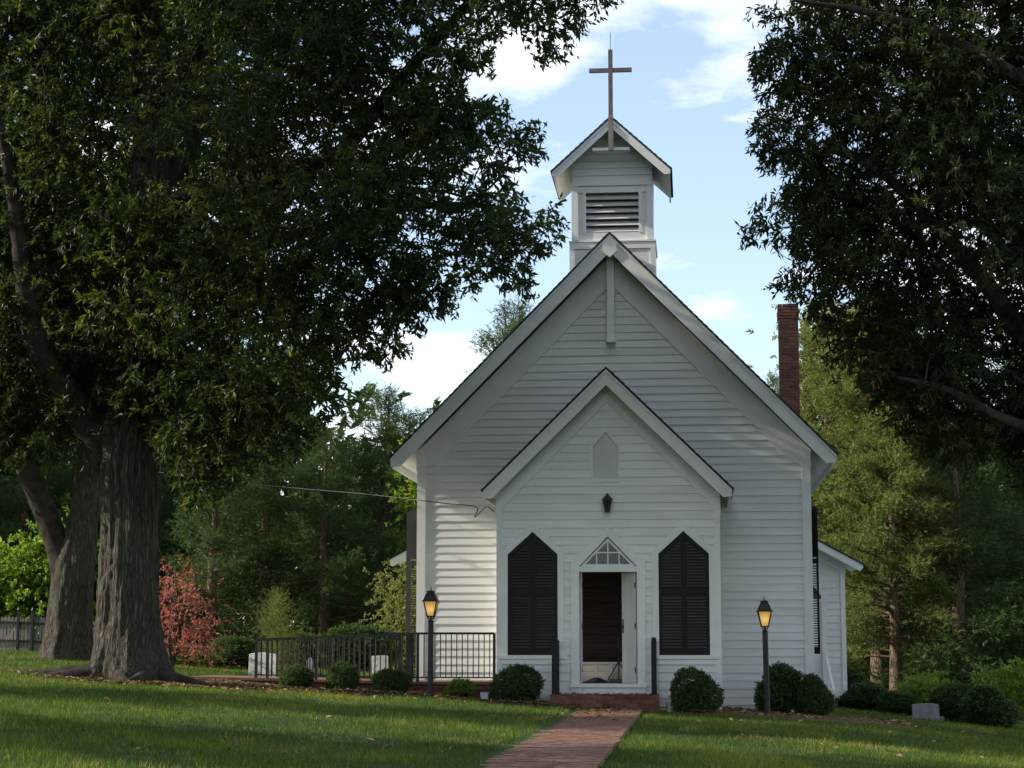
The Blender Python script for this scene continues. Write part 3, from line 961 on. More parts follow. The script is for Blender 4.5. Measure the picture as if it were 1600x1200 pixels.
# -- open louvred shutters standing out from the side walls
def side_shutter(s, Y, zb, zt, out_):
    x0, x1 = s * (HW + 0.03), s * (HW + 0.03 + out_)
    w = 0.028
    def fz(t): return zt - 0.34 * t
    mb = MB()
    def pp(t): return x0 + (x1 - x0) * t
    def yy(t): return Y + 0.30 * (1 - t)
    def post(t0, t1):
        mb.add([(pp(t0), yy(t0), zb), (pp(t1), yy(t1), zb), (pp(t1), yy(t1) + w, zb), (pp(t0), yy(t0) + w, zb),
                (pp(t0), yy(t0), fz(t0)), (pp(t1), yy(t1), fz(t1)), (pp(t1), yy(t1) + w, fz(t1)), (pp(t0), yy(t0) + w, fz(t0))],
               [(0, 3, 2, 1), (4, 5, 6, 7), (0, 1, 5, 4), (1, 2, 6, 5), (2, 3, 7, 6), (3, 0, 4, 7)])
    def rail(z0, z1, t0=.2, t1=.8):
        mb.add([(pp(t0), yy(t0), z0), (pp(t1), yy(t1), z0), (pp(t1), yy(t1) + w, z0), (pp(t0), yy(t0) + w, z0),
                (pp(t0), yy(t0), z1), (pp(t1), yy(t1), z1), (pp(t1), yy(t1) + w, z1), (pp(t0), yy(t0) + w, z1)],
               [(0, 3, 2, 1), (4, 5, 6, 7), (0, 1, 5, 4), (1, 2, 6, 5), (2, 3, 7, 6), (3, 0, 4, 7)])
    post(0, .2); post(.8, 1)
    rail(zb, zb + .14); rail(zb + (zt - zb) * .56, zb + (zt - zb) * .56 + .1)
    rail(zb + (zt - zb) * .60, zt - .26)
    o = mb.build('side_shutter', M['black'], CH)
    sb = MB(); z = zb + .15
    main = mb; mb = sb
    while z < zb + (zt - zb) * .55:
        rail(z, z + .02); z += .05
    so = sb.build('slats', M['black'], o); so['kind'] = 'stuff'


side_shutter(1, 3.6, 0.98, 4.22, 0.20)
side_shutter(-1, 3.8, 0.98, 4.22, 0.44)
side_shutter(1, 6.6, 0.98, 4.22, 0.17)
side_shutter(-1, 6.6, 0.98, 4.22, 0.17)

# -- boards and windows of the side walls
def side_boards(parent, xw, s, y0, y1, z0, z1, hole=None):
    z = z0
    while z < z1:
        ivs = [(y0, y1)]
        if hole and z < hole[2]: ivs = [(y0, hole[0]), (hole[1], y1)]
        for a, c in ivs:
            n_ = max(1, int((c - a) / 4.5)); st = (c - a) / n_
            for q in range(n_):
                o = link('clapboard', WEDGE, parent)
                o.location = (xw + s * .003, a + st * (q + .5), z); o.scale = (st - .003, 1, .1765)
                o.rotation_euler = (0, 0, s * math.pi / 2)
        z += .1565


side_boards(nave_wall, HW, 1, NY + .13, 15.0, 0.0, 4.7)
side_boards(nave_wall, -HW, -1, NY + .13, 15.0, 0.0, 4.7)
side_boards(porch_wall, PW, 1, .10, NY - .03, 0.03, 3.8)
side_boards(porch_wall, -PW, -1, .10, NY - .03, 0.03, 3.8, (.62, 1.68, 2.4))
for s_ in (-1, 1):
    for yc in (4.55, 7.5, 12.9):
        xo = s_ * (HW + .032)
        pts5 = pent(yc, .52, .95, 3.7, 4.2); in5 = pent(yc, .42, 1.03, 3.66, 4.08)
        f_ = MB()
        for q in range(5):
            j_ = (q + 1) % 5
            f_.prism_x([pts5[q], pts5[j_], in5[j_], in5[q]], min(s_ * (HW + .001), xo + s_ * .015), max(s_ * (HW + .001), xo + s_ * .015))
        wo = f_.build('side_window', M['white_trim'], CH)
        MB().prism_x(in5, min(s_ * (HW + .002), xo), max(s_ * (HW + .002), xo)).build('pane', M['glass'], wo)

# ------------------------------------------------------------------ brick stoop with its bricks
stoop = MB().box(-1.01, 0.93, -0.96, -0.003, -0.15, 0.235)
stoop = stoop.build('brick_stoop', M['mortar'])
tag(stoop, 'low dark brick stoop in front of the open church door', 'steps')
for cz in range(4):
    z = -0.03 + cz * 0.072
    x = -1.02 - (0.1 if cz % 2 else 0)
    while x < 0.935:
        xa, xb = max(x, -1.02), min(x + 0.2, 0.94)
        if xb - xa > 0.03:
            o = link('brick', red_me, stoop)
            o.location = ((xa + xb) / 2, -0.93 + random.uniform(-.004, .004), z + 0.031); o.scale = (xb - xa, 0.095, 0.062)
        x += 0.212
x = -1.02
while x < 0.93:          # header bricks on top
    for r_ in range(4):
        o = link('brick', red_me, stoop)
        o.location = (x + 0.049, -0.855 + r_ * 0.212 if r_ else -0.875, 0.247 + random.uniform(-.003, .003)); o.scale = (0.094, 0.2 if r_ else 0.19, 0.045)
    x += 0.103

def handrail(sx, label):
    t = empty('stoop_handrail', (sx, -0.45, 0.26), label, 'handrail', 'black handrails on the stoop')
    MB().box(sx - .048, sx + .048, -0.88, -0.785, 0.262, 1.24).build('post', M['black'], t, bevel=.006)
    MB().box(sx - .035, sx + .035, -0.13, -0.062, 0.262, 1.18).build('post', M['black'], t, bevel=.006)
    MB().bar((sx, -0.92, 1.27), (sx, -0.06, 1.21), 0.075, 0.045).build('rail', M['black'], t)
    MB().bar((sx, -0.80, 0.72), (sx, -0.09, 0.70), 0.03, 0.06).build('rail', M['black'], t)


handrail(-0.94, 'black wooden handrail on the stoop, nearest the left porch window')
handrail(0.85, 'black wooden handrail on the stoop, nearest the right porch window')

# ------------------------------------------------------------------ access ramp and railing
rx0, rx1, ry0, ry1 = -7.9, -PW - 0.03, 0.15, 1.85
ramp_o = MB().prism([(rx0, gz(rx0, 1) - .1), (rx1, -0.1), (rx1, 0.42), (-3.6, 0.42), (rx0, gz(rx0, 1) + .02)], ry0 + .03, ry1).build('access_ramp', M['mortar'])
tag(ramp_o, 'low brick walled access ramp rising to the left side of the porch', 'ramp')
def ramp_top(x): return 0.42 if x > -3.6 else 0.42 + (gz(rx0, 1) + .02 - .42) * (-3.6 - x) / (-3.6 - rx0)
for cz in range(8):
    z = -0.04 + cz * 0.072
    x = rx0 - (0.1 if cz % 2 else 0)
    while x < rx1:
        xa, xb = max(x, rx0), min(x + .2, rx1)
        xm = (xa + xb) / 2
        if xb - xa > .04 and z + .062 < ramp_top(xm) + .01 and z + .062 > gz(xm, 0) + 0.0:
            o = link('brick', red_me, ramp_o)
            o.location = (xm, ry0 + .02 + random.uniform(-.004, .004), z + .031); o.scale = (xb - xa, .09, .062)
        x += 0.212
cop = MB().prism([(rx0, ramp_top(rx0) + .012), (-3.6, .43), (rx1, .43), (rx1, .475), (-3.6, .475), (rx0, ramp_top(rx0) + .057)], ry0 - .05, ry1 - .01)
cop.build('deck', M['paver'], ramp_o)

rl = empty('ramp_railing', (-4.9, 0.25, 0.45), 'long black iron railing with thin balusters along the ramp', 'railing')
ye = 0.22
def deck(x): return ramp_top(x) + 0.055
XL, XC, XR = float(at(401, 1000, .22)[0]), -3.92, -2.14
def rtop(x): return 1.37 if x > XC else 1.37 + (1.245 - 1.37) * (XC - x) / (XC - XL)
MB().bar((XL, ye, rtop(XL)), (XC, ye, rtop(XC)), 0.045, 0.04).build('top_rail', M['iron'], rl)
MB().bar((XC, ye, 1.37), (XR, ye, 1.37), 0.045, 0.04).build('top_rail', M['iron'], rl)
MB().bar((XC, ye, 0.555), (XR, ye, 0.555), 0.03, 0.025).build('bottom_rail', M['iron'], rl)
MB().bar((XL, ye, deck(XL) + .06), (XC, ye, 0.555), 0.03, 0.025).build('bottom_rail', M['iron'], rl)
for x, w in ((XL, .05), (XL + .22, .05), (-5.5, .045), (XC, .055), (-3.72, .09), (-3.58, .05), (XR, .05)):
    MB().box(x - w / 2, x + w / 2, ye - w / 2, ye + w / 2, deck(x) - .1, rtop(x)).build('post', M['iron'], rl)
bal = MB().box(-.009, .009, -.009, .009, 0, 1).mesh('baluster', M['iron'])
x = XL + 0.1
while x < XR - 0.05:
    o = link('baluster', bal, rl)
    zb = 0.55 if x > XC else deck(x) + .05
    o.location = (x, ye, zb); o.scale = (1, 1, rtop(x) - zb)
    x += 0.103
# return railing along the back of the ramp
rb = empty('ramp_back_railing', (-5.2, 1.75, 0.4), 'farther black iron railing on the church side of the ramp', 'railing')
MB().bar((-7.0, 1.75, 1.27), (-4.0, 1.75, 1.35), 0.045, 0.04).build('top_rail', M['iron'], rb)
for x in (-7.0, -5.5, -4.0):
    MB().box(x - .025, x + .025, 1.725, 1.775, deck(x) - .1, 1.30 + (x + 7) * .02).build('post', M['iron'], rb)
x = -6.9
while x < -4.05:
    o = link('baluster', bal, rb); o.location = (x, 1.75, deck(x)); o.scale = (1, 1, 1.27 + (x + 7) * .0267 - deck(x)); x += .103

# ------------------------------------------------------------------ lamp posts
def lamp_post(x, y, z, label, H=1.34, lean=0.0):
    t = empty('lamp_post', (x, y, z), label, 'lamp', 'post lamps in front of the church')
    t.rotation_euler = (0, lean, 0)
    MB().lathe([(.075, -.2), (.075, .02), (.052, .05), (.05, H - .02), (.056, H), (.042, H + .015)], n=16).build('post', M['iron'], t, True, smooth=False)
    z0 = H + .02
    ln = MB().lathe([(.03, z0 - .01), (.022, z0 + .05), (.075, z0 + .062), (.075, z0 + .075)], n=12).build('lantern', M['iron'], t, True)
    for k in range(4):
        a = math.pi / 4 + k * math.pi / 2
        c, s = math.cos(a), math.sin(a)
        MB().bar((.05 * c, .05 * s, z0 + .01), (.105 * c, .105 * s, z0 + .09), .014).build('arm', M['iron'], ln, True)
        MB().bar((.088 * c, .088 * s, z0 + .07), (.168 * c, .168 * s, z0 + .335), .017).build('corner_bar', M['iron'], ln, True)
    b0, b1 = .056, .112
    for k in range(4):
        a = k * math.pi / 2
        r = Matrix.Rotation(a, 3, 'Z')
        vs = [r @ Vector(p) for p in ((-b0, -b0, z0 + .078), (b0, -b0, z0 + .078), (b1, -b1, z0 + .328), (-b1, -b1, z0 + .328),
                                      (-b0, -b0 + .005, z0 + .078), (b0, -b0 + .005, z0 + .078), (b1, -b1 + .005, z0 + .328), (-b1, -b1 + .005, z0 + .328))]
        MB().add(vs, [(0, 1, 2, 3), (7, 6, 5, 4), (0, 4, 5, 1), (1, 5, 6, 2), (2, 6, 7, 3), (3, 7, 4, 0)]).build('pane', M['amber'], ln, True)
    q = math.sqrt(2)
    MB().lathe([(.150 * q, z0 + .33), (.150 * q, z0 + .345), (.128 * q, z0 + .352), (.10 * q, z0 + .43), (.062 * q, z0 + .50), (.075 * q, z0 + .505), (.075 * q, z0 + .518), (.03, z0 + .535), (.012, z0 + .545), (.012, z0 + .585), (.004, z0 + .60)], n=4, rot=math.pi / 4).build('hood', M['iron'], ln, True)
    return t


pL = at(672.5, 1092, -1.0); pR = at(1199, 1108, -0.6)
lamp_post(pL[0], -1.0, gz(pL[0], -1.0) + .02, 'black post lamp with lit amber glass in front of the ramp railing', 1.36)
lamp_post(pR[0], -0.6, gz(pR[0], -0.6) + .03, 'black post lamp with lit amber glass beside the right hand shrubs', 1.50, -0.012)

# lantern on the wall above the door
wlmp = empty('wall_lantern', (0.0, -0.10, 3.75), 'small black lantern hung on the porch wall above the door', 'lantern')
MB().lathe([(.05, 3.62), (.085, 3.80), (.088, 3.815)], (0, -0.13, 0), 6).build('body', M['iron'], wlmp)
MB().lathe([(.108, 3.817), (.10, 3.835), (.045, 3.90), (.03, 3.905), (.03, 3.93), (.008, 3.955)], (0, -0.13, 0), 6).build('hood', M['iron'], wlmp)
MB().lathe([(.012, 3.585), (.05, 3.60), (.05, 3.619)], (0, -0.13, 0), 6).build('base', M['iron'], wlmp)
MB().box(-.04, .04, -.045, -.024, 3.66, 3.86).bar((0, -.04, 3.78), (0, -.11, 3.78), .02).build('bracket', M['iron'], wlmp)

# overhead cable reaching the porch corner
cab = MB()
pts = resample([at(772, 800, 2.10), at(760, 792, 2.05), at(742, 808, 2.02), at(744, 792, 2.0), at(700, 787, 1.9), at(650, 781, 1.8), at(560, 771, 3.5), at(400, 757, 8), at(250, 738, 14), at(60, 700, 22)], 90)
cab.tube(pts, 0.009, 5)
tag(cab.build('overhead_cable', M['iron']), 'thin black overhead cable running from the trees to the porch corner', 'cable')

# small pails on the ground
def pail(x, y, label):
    t = empty('pail', (x, y, gz(x, y)), label, 'bucket', 'small pails by the wall')
    MB().lathe([(.055, 0), (.06, .005), (.075, .16), (.08, .165), (.08, .175), (.07, .174), (.055, .03)], n=18).build('body', M['plastic'], t, True)
    MB().tube([(.078 * math.cos(a), .078 * math.sin(a) * .3 - .03, .15 - .07 * math.sin(a)) for a in np.linspace(0, math.pi, 12)], .004, 5).build('bail', M['iron'], t, True)


pa = at(757, 1098, -1.1); pail(pa[0], -1.1, 'pale little pail on the mulch beside the left round boxwood')
pa = at(1048, 1106, -0.7); pail(pa[0], -0.7, 'grey little pail between the stoop and the right round boxwood')

# ------------------------------------------------------------------ headstones
def headstone(px, pbase, Y, w, h, kind, mat, label, th=0.09):
    p = at(px, pbase, Y)
    x = p[0]; z = gz(x, Y)
    t = MB()
    if kind == 'arch':
        poly = [(-w / 2, -.1), (-w / 2, h * .9)] + [(-w / 2 * math.cos(a), h * .9 + h * .1 * math.sin(a)) for a in np.linspace(0.15, math.pi - .15, 9)] + [(w / 2, h * .9), (w / 2, -.1)]
    elif kind == 'point':
        poly = [(-w / 2, -.1), (-w / 2, h * .8), (-w * .3, h * .85), (0, h), (w * .3, h * .85), (w / 2, h * .8), (w / 2, -.1)]
    else:
        poly = [(-w / 2, -.1), (-w / 2, h * .97), (-w * .46, h), (w * .46, h), (w / 2, h * .97), (w / 2, -.1)]
    t.prism(poly, -th / 2, th / 2)
    e = empty('headstone', (x, Y, z), label, 'headstone', 'headstones in the churchyard')
    sl = t.build('slab', mat, e, True, bevel=.012)
    sl.rotation_euler = (random.uniform(-.05, .05), random.uniform(-.045, .045), random.uniform(-.15, .15))
    if th > .1: MB().box(-w / 2 - .08, w / 2 + .08, -th / 2 - .08, th / 2 + .08, -.15, .06).build('base', mat, e, True)


headstone(410, 1070, 5.5, 0.62, 0.52, 'arch', M['stone'], 'white upright headstone at the left end of the ramp railing')
headstone(484, 1064, 9.0, 0.15, 0.40, 'point', M['stone'], 'slim pointed white headstone behind the ramp railing')
headstone(594, 1062, 12.0, 0.40, 0.46, 'flat', M['stone'], 'pale square headstone behind the ramp near the church corner')
headstone(1447, 1130, 6.5, 0.56, 0.34, 'arch', M['grey_stone'], 'low wide grey headstone under the cedars on the right', 0.2)

# ------------------------------------------------------------------ picket fence far left
fe = empty('picket_fence', (-17.0, 16.0, gz(-17, 16)), 'grey picket fence with dark posts and rails behind the oaks', 'fence')
pk = MB().prism([(-.035, 0), (.035, 0), (.035, .95), (0, 1.0), (-.035, .95)], -.008, .008).mesh('picket', M['grey_wood'])
fy = 13.0
fa = at(-60, 1030, fy)[0]; fb = at(160, 1030, fy)[0]
x = fa; k = 0
while x < fb:
    o = link('picket', pk, fe); o.location = (x, fy, gz(x, fy)); o.scale = (1, 1, 0.86 + random.uniform(-.015, .015)); o.rotation_euler = (0, random.uniform(-.012, .012), 0)
    x += 0.094
for px in (28, 50, 80, 130):
    x = at(px, 1030, fy)[0]
    MB().box(x - .03, x + .03, fy - .10, fy - .04, gz(x, fy) - .1, gz(x, fy) + 1.0).lathe([(.03, 1.0), (.045, 1.03), (.01, 1.1)], (x, fy - .07, gz(x, fy)), 8).build('post', M['iron'], fe)
for h in (.25, .72):
    MB().bar((fa, fy - .03, gz(fa, fy) + h), (fb, fy - .03, gz(fb, fy) + h), .03, .05).build('rail', M['iron'], fe)

# ------------------------------------------------------------------ trees
def leaves_from_twigs(O, D, L, per, leaf_len, leaf_w, rng, droop=0.3, spread=0.9, tri=False, shade=None):
    """O,D: twig origins and directions (n,3); returns V,F,tint for leaf meshes"""
    n = len(O)
    t = (np.arange(per)[None, :] + rng.random((n, per))) / per
    base = O[:, None, :] + D[:, None, :] * (t * L)[..., None]
    base[..., 2] -= droop * 0.4 * L * t ** 2
    ld = D[:, None, :] * 0.55 + rng.normal(0, spread * 0.62, (n, per, 3))
    ld[..., 2] -= droop
    ld = unit(ld)
    nr = rng.normal(0, 1, (n, per, 3)); nr[..., 2] += 0.7
    sd = unit(np.cross(ld, nr)); nr = np.cross(sd, ld)
    ll = leaf_len * (0.65 + 0.6 * rng.random((n, per, 1)))
    w = leaf_w * (0.7 + 0.5 * rng.random((n, per, 1)))
    base = base.reshape(-1, 3); ld = ld.reshape(-1, 3); sd = sd.reshape(-1, 3); nr = nr.reshape(-1, 3); ll = ll.reshape(-1, 1); w = w.reshape(-1, 1)
    k = len(base)
    tint = np.clip(np.repeat(rng.normal(.45, .13, n) + (shade if shade is not None else 0), per) + rng.normal(0, .15, k), 0, 1)
    if tri:
        V = np.stack([base - sd * w * .5, base + sd * w * .5, base + ld * ll], 1).reshape(-1, 3)
        F = np.arange(3 * k).reshape(k, 3)
        return V, F, tint
    mid = base + ld * ll * 0.45
    V = np.stack([base, mid + sd * w * .5 + nr * w * .15, base + ld * ll, mid - sd * w * .5 + nr * w * .15], 1).reshape(-1, 3)
    i = np.arange(k) * 4
    F = np.stack([np.stack([i, i + 1, i + 2], 1), np.stack([i, i + 2, i + 3], 1)], 1).reshape(-1, 3)
    return V, F, np.repeat(tint, 2)


def clump_leaves(C, rng, twigs, radius, L, per, leaf_len, leaf_w, droop=0.3, flat=0.75, keep=1.0):
    n = len(C)
    off = rng.normal(0, 1, (n, twigs, 3)) * np.array([radius, radius, radius * flat]) * (0.5 + 0.95 * rng.random((n, 1, 1)))
    O = (C[:, None, :] + off).reshape(-1, 3)
    D = unit(off.reshape(-1, 3) / radius + rng.normal(0, .6, (n * twigs, 3)) + np.array([0, 0, -0.15]))
    return leaves_from_twigs(O, D, L, per, leaf_len, leaf_w, rng, droop, shade=np.repeat(rng.normal(0, .2, n), twigs))


def trim_leaves(V, F, t, poly, rng, margin=14.0, only_below=-150):
    """drops stray leaves that would hang outside the crown's outline (4 vertices, 2 faces per leaf)"""
    c = V.reshape(-1, 4, 3).mean(1)
    px, py = proj_many(c)
    ok = in_poly(px, py, poly) | (py < only_below)
    bad = np.where(~ok)[0]
    ed = edge_dist(px[bad], py[bad], poly)
    ok[bad] = ed < margin * rng.random(len(bad)) ** 1.5
    k = int(ok.sum())
    V = V.reshape(-1, 4, 3)[ok].reshape(-1, 3)
    i = np.arange(k) * 4
    F = np.stack([np.stack([i, i + 1, i + 2], 1), np.stack([i, i + 2, i + 3], 1)], 1).reshape(-1, 3)
    return V, F, np.repeat(t[::2][ok], 2)


def in_poly(px, py, poly):
    poly = np.asarray(poly, float)
    res = np.zeros(len(px), bool)
    j = len(poly) - 1
    for i in range(len(poly)):
        xi, yi = poly[i]; xj, yj = poly[j]
        c = ((yi > py) != (yj > py)) & (px < (xj - xi) * (py - yi) / (yj - yi + 1e-9) + xi)
        res ^= c
        j = i
    return res


def edge_dist(px, py, poly):
    poly = np.asarray(poly, float)
    d = np.full(len(px), 1e9)
    for i in range(len(poly)):
        a = poly[i]; b = poly[(i + 1) % len(poly)]
        ab = b - a
        t = np.clip(((px - a[0]) * ab[0] + (py - a[1]) * ab[1]) / (ab @ ab + 1e-9), 0, 1)
        d = np.minimum(d, np.hypot(px - a[0] - t * ab[0], py - a[1] - t * ab[1]))
    return d


def branch_net(C, nodes, node_r, rng, base_r=0.006, maxr=0.07, sides=5, poly=None):
    """joins every clump to the nearest limb or earlier clump with a thin curved branch"""
    pts = list(nodes); parent_of = [-1] * len(nodes)
    A = np.array(nodes)
    d0 = np.array([np.min(np.linalg.norm(A - c, axis=1)) for c in C])
    order = np.argsort(d0)
    idx = []
    arr = np.vstack([A, np.zeros((len(C), 3))]); m = len(A)
    for k in order:
        c = C[k]
        dd = np.linalg.norm(arr[:m] - c, axis=1)
        # prefer parents that lie lower
        dd = dd + 0.5 * np.maximum(0, arr[:m, 2] - c[2])
        p = int(np.argmin(dd))
        arr[m] = c; parent_of.append(p); idx.append(m); m += 1
    cnt = np.zeros(m)
    for k in range(m - 1, len(A) - 1, -1):
        cnt[k] += 1
        cnt[parent_of[k]] += cnt[k]
    VV, FF = [], []; b = 0
    for k in range(len(A), m):
        p = arr[parent_of[k]]; q = arr[k]
        L = np.linalg.norm(q - p)
        if L < 0.05 or L > 7: continue
        if poly is not None:
            mx, my = proj_many(np.array([(p + q) / 2, q]))
            if (~(in_poly(mx, my, poly) | (my < -150))).any(): continue
        r = min(maxr, base_r * math.sqrt(cnt[k] + 1.5))
        r0 = r * 1.25 if parent_of[k] >= len(A) else min(r * 1.5, maxr * 1.3)
        s = np.linspace(0, 1, 5)[:, None]
        P = p + (q - p) * s + np.array([0, 0, 1.0]) * (np.sin(s * math.pi) * L * 0.10) + rng.normal(0, L * .035, (5, 3)) * np.sin(s * math.pi)
        v, f = tube_np(P, np.linspace(r0, r * .8, 5), sides)
        VV.append(v); FF.append(f + b); b += len(v)
    return np.vstack(VV), np.vstack(FF)


def bark_tube(P, R, sides, seed, amp=0.03, flare=None, rings=None):
    """tapered stem with furrowed bark; flare = (height, strength, lobes)"""
    k = rings or max(12, int(len(P) * 10))
    Q = resample(np.column_stack([P, R]), k)
    P, R = Q[:, :3], np.maximum(Q[:, 3], .01)
    N, B = frames(P)
    th = np.arange(sides) * 2 * math.pi / sides
    s = np.concatenate([[0], np.cumsum(np.linalg.norm(np.diff(P, axis=0), axis=1))])
    TH, S = np.meshgrid(th, s)
    rad = np.repeat(R[:, None], sides, 1)
    u = TH / (2 * math.pi)
    p1 = min(60, max(8, sides // 4))
    warp = (vnoise(u * 6, S * 0.8, seed + 5, 6) - .5) * 1.2
    h = vnoise((u * p1 + warp * 1.5) % p1, S * 1.3, seed, p1)
    h2 = vnoise((u * p1 + warp) % p1, S * 9.0, seed + 1, p1)
    rad = rad + amp * (h - .5) * 1.4 + amp * .5 * (h2 - .5)
    rad *= 1 + 0.10 * (vnoise(u * 4, S * .5, seed + 2, 4) - .5)
    if flare:
        hh, st, lob = flare
        lobes = 0.55 + 0.6 * np.maximum(0, np.cos(TH * lob + 0.8 + 0.7 * np.sin(TH * 2))) ** 1.5
        rad *= 1 + st * lobes * np.exp(-S / hh)
    V = P[:, None, :] + (N[:, None, :] * np.cos(TH)[..., None] + B[:, None, :] * np.sin(TH)[..., None]) * rad[..., None]
    i = np.arange(sides); j = (i + 1) % sides
    F = np.concatenate([np.stack([q * sides + i, q * sides + j, (q + 1) * sides + j, (q + 1) * sides + i], 1) for q in range(len(P) - 1)])
    return V.reshape(-1, 3), F, P


def stem(name, spec, parent, mat, sides=24, seed=1, amp=.015, flare=None, rings=None, mesh_name=None):
    """spec: list of (px,py,Y,r)"""
    P = np.array([at(a, b_, c) for a, b_, c, r in spec]); R = np.array([s[3] for s in spec], float)
    V, F, path_ = bark_tube(P, R, sides, seed, amp, flare, rings)
    o = link(name, mesh_np(name, V, F, mat, True), parent)
    return path_


def sample_clumps(poly, n, Yc, thick, rng, min_d=0.45, slope=1.2):
    poly = np.asarray(poly, float)
    lo, hi = poly.min(0), poly.max(0)
    out = np.zeros((0, 3))
    tries = 0
    while len(out) < n and tries < 60:
        tries += 1
        m = 400
        px = rng.uniform(lo[0], hi[0], m); py = rng.uniform(lo[1], hi[1], m)
        ok = in_poly(px, py, poly)
        px, py = px[ok], py[ok]
        if len(px) == 0: continue
        ed = edge_dist(px, py, poly) / 84.0
        T = np.minimum(thick, 0.6 + slope * ed)
        yc = Yc(px, py) if callable(Yc) else Yc
        Y = yc + T * (rng.random(len(px)) - .5)
        keep_ = ed > 0.12
        P = at_many(px[keep_], py[keep_], (Y if np.ndim(Y) else np.full(len(px), Y))[keep_])
        for p in P:
            if len(out) == 0 or np.min(np.linalg.norm(out - p, axis=1)) > min_d:
                out = np.vstack([out, p])
                if len(out) >= n: break
    return out


# --- big oak on the left
rngA = np.random.default_rng(3)
oA_base = at(200, 1068, -2.0)
OA = empty('oak_tree', (oA_base[0], -2.0, gz(oA_base[0], -2.0)), 'massive dark oak with furrowed flaring trunk on the left lawn', 'tree')
pathsA = []
pathsA.append(stem('trunk', [(197, 1085, -2, .55), (200, 1040, -2, .55), (201, 960, -2, .535), (202, 880, -2, .52), (202, 800, -2, .515), (199, 720, -2, .55), (205, 660, -1.95, .52), (220, 590, -1.9, .44), (233, 500, -1.8, .39), (237, 400, -1.7, .37), (236, 300, -1.6, .345), (232, 150, -1.5, .28), (225, -50, -1.4, .20), (220, -300, -1.3, .10)],
                   OA, M['bark'], 240, 4, .055, (0.46, 1.0, 5), 360))
limbsA = [
    [(175, 735, -2.05, .30), (135, 660, -2.3, .27), (96, 600, -2.6, .235), (62, 545, -2.9, .21), (40, 450, -3.1, .17), (20, 300, -3.3, .12), (-20, 100, -3.6, .05)],
    [(178, 700, -1.9, .28), (135, 610, -1.6, .24), (102, 480, -1.2, .20), (85, 400, -1, .17), (70, 250, -.5, .12), (60, 50, -.2, .06)],
    [(236, 350, -1.7, .26), (300, 305, -2.2, .20), (400, 283, -3, .165), (530, 238, -3.8, .13), (620, 130, -4.3, .10), (735, 0, -4.8, .07), (830, -130, -5.2, .03)],
    [(237, 300, -1.6, .24), (290, 240, -1, .19), (320, 160, -.6, .16), (350, 40, -.3, .11), (390, -150, 0, .05)],
    [(236, 440, -1.8, .20), (330, 400, -2.6, .15), (450, 370, -3.4, .11), (600, 330, -4, .075), (720, 320, -4.4, .045), (820, 330, -4.6, .02)],
    [(233, 520, -1.7, .18), (320, 520, -1, .13), (430, 510, -.3, .09), (540, 490, .3, .06), (640, 470, .5, .025)],
    [(235, 170, -1.6, .20), (330, 60, -2.5, .14), (450, -40, -3, .10), (600, -130, -3.4, .06), (740, -160, -3.8, .03)],
    [(215, 620, -2.1, .16), (300, 625, -2.8, .11), (390, 640, -3.2, .07), (470, 625, -3.4, .03)],
    [(240, 250, -1.2, .18), (300, 130, 1.5, .12), (380, 40, 3.5, .08), (470, -60, 5, .03)],
    [(230, 60, -1.5, .16), (150, -80, -2.0, .11), (60, -200, -2.6, .05)],
]
for k, s in enumerate(limbsA):
    pathsA.append(stem('limb', s, OA, M['limb_bark'], 20, 20 + k, .012))
polyA = [(-160, -190), (760, -190), (960, -120), (975, -10), (945, 12), (890, 62), (893, 88), (845, 98), (828, 70), (815, 38), (790, 45), (768, 68), (765, 112), (722, 104), (718, 160), (752, 165), (785, 160), (798, 202), (842, 198), (848, 245), (808, 268), (795, 300), (822, 305), (830, 338), (877, 318), (880, 372), (832, 408), (834, 468), (800, 450), (770, 446), (750, 428), (735, 462), (702, 442), (708, 488), (662, 492), (658, 518), (622, 505), (636, 548), (608, 572), (575, 552), (550, 578), (528, 576), (545, 625), (500, 665), (470, 705), (400, 735), (340, 775), (300, 800), (262, 740), (248, 690), (190, 655), (130, 690), (60, 720), (-100, 740), (-160, 600)]
CA = sample_clumps(polyA, 900, lambda px, py: -2.6 - np.clip((px - 250) / 150, -.8, 3.2), 6.0, rngA, 0.36, 1.3)


def open_view(C, paths, width, shift, rng):
    """the big limbs are bare on the near side: clumps that would sit before them grow behind them instead"""
    px, py = proj_many(C)
    for P, lim in paths:
        qx, qy = proj_many(P)
        for k in range(len(C)):
            d = np.hypot(qx - px[k], qy - py[k]); j = int(np.argmin(d))
            if d[j] < width and lim[0] < py[k] < lim[1] and C[k, 1] < P[j, 1] + .3:
                C[k, 1] = P[j, 1] + .5 + shift * rng.random()
    return C


def poke(C, holes):
    px, py = proj_many(C)
    ok = np.ones(len(C), bool)
    for hx, hy, hr in holes: ok &= np.hypot(px - hx, (py - hy)) > hr
    return C[ok]


HOLES = [(112, 125, 34), (170, 195, 36), (278, 255, 26), (355, 55, 22), (535, 235, 26), (600, 130, 24), (410, 190, 18), (540, 390, 26), (25, 130, 30), (365, 390, 24), (120, 300, 18), (380, 640, 22), (440, 600, 18), (200, 60, 18), (640, 330, 22), (700, 240, 20), (470, 470, 20)]
CA = poke(open_view(CA, [(pathsA[0], (-100, 330)), (pathsA[1], (520, 630)), (pathsA[2], (330, 480)), (pathsA[3], (0, 300)), (pathsA[4], (60, 330))], 32, 2.5, rngA), HOLES)
topA = np.array([oA_base[0], -2.0, 14.0]) + np.random.default_rng(4).uniform(-1, 1, (420, 3)) * np.array([6.5, 6.5, 3.5])
topA = topA[((topA - np.array([oA_base[0], -2.0, 12.5])) ** 2 / np.array([6.5, 6.5, 5.0]) ** 2).sum(1) < 1]
topA = topA[proj_many(topA)[1] < -190]
CA = np.vstack([CA, topA])
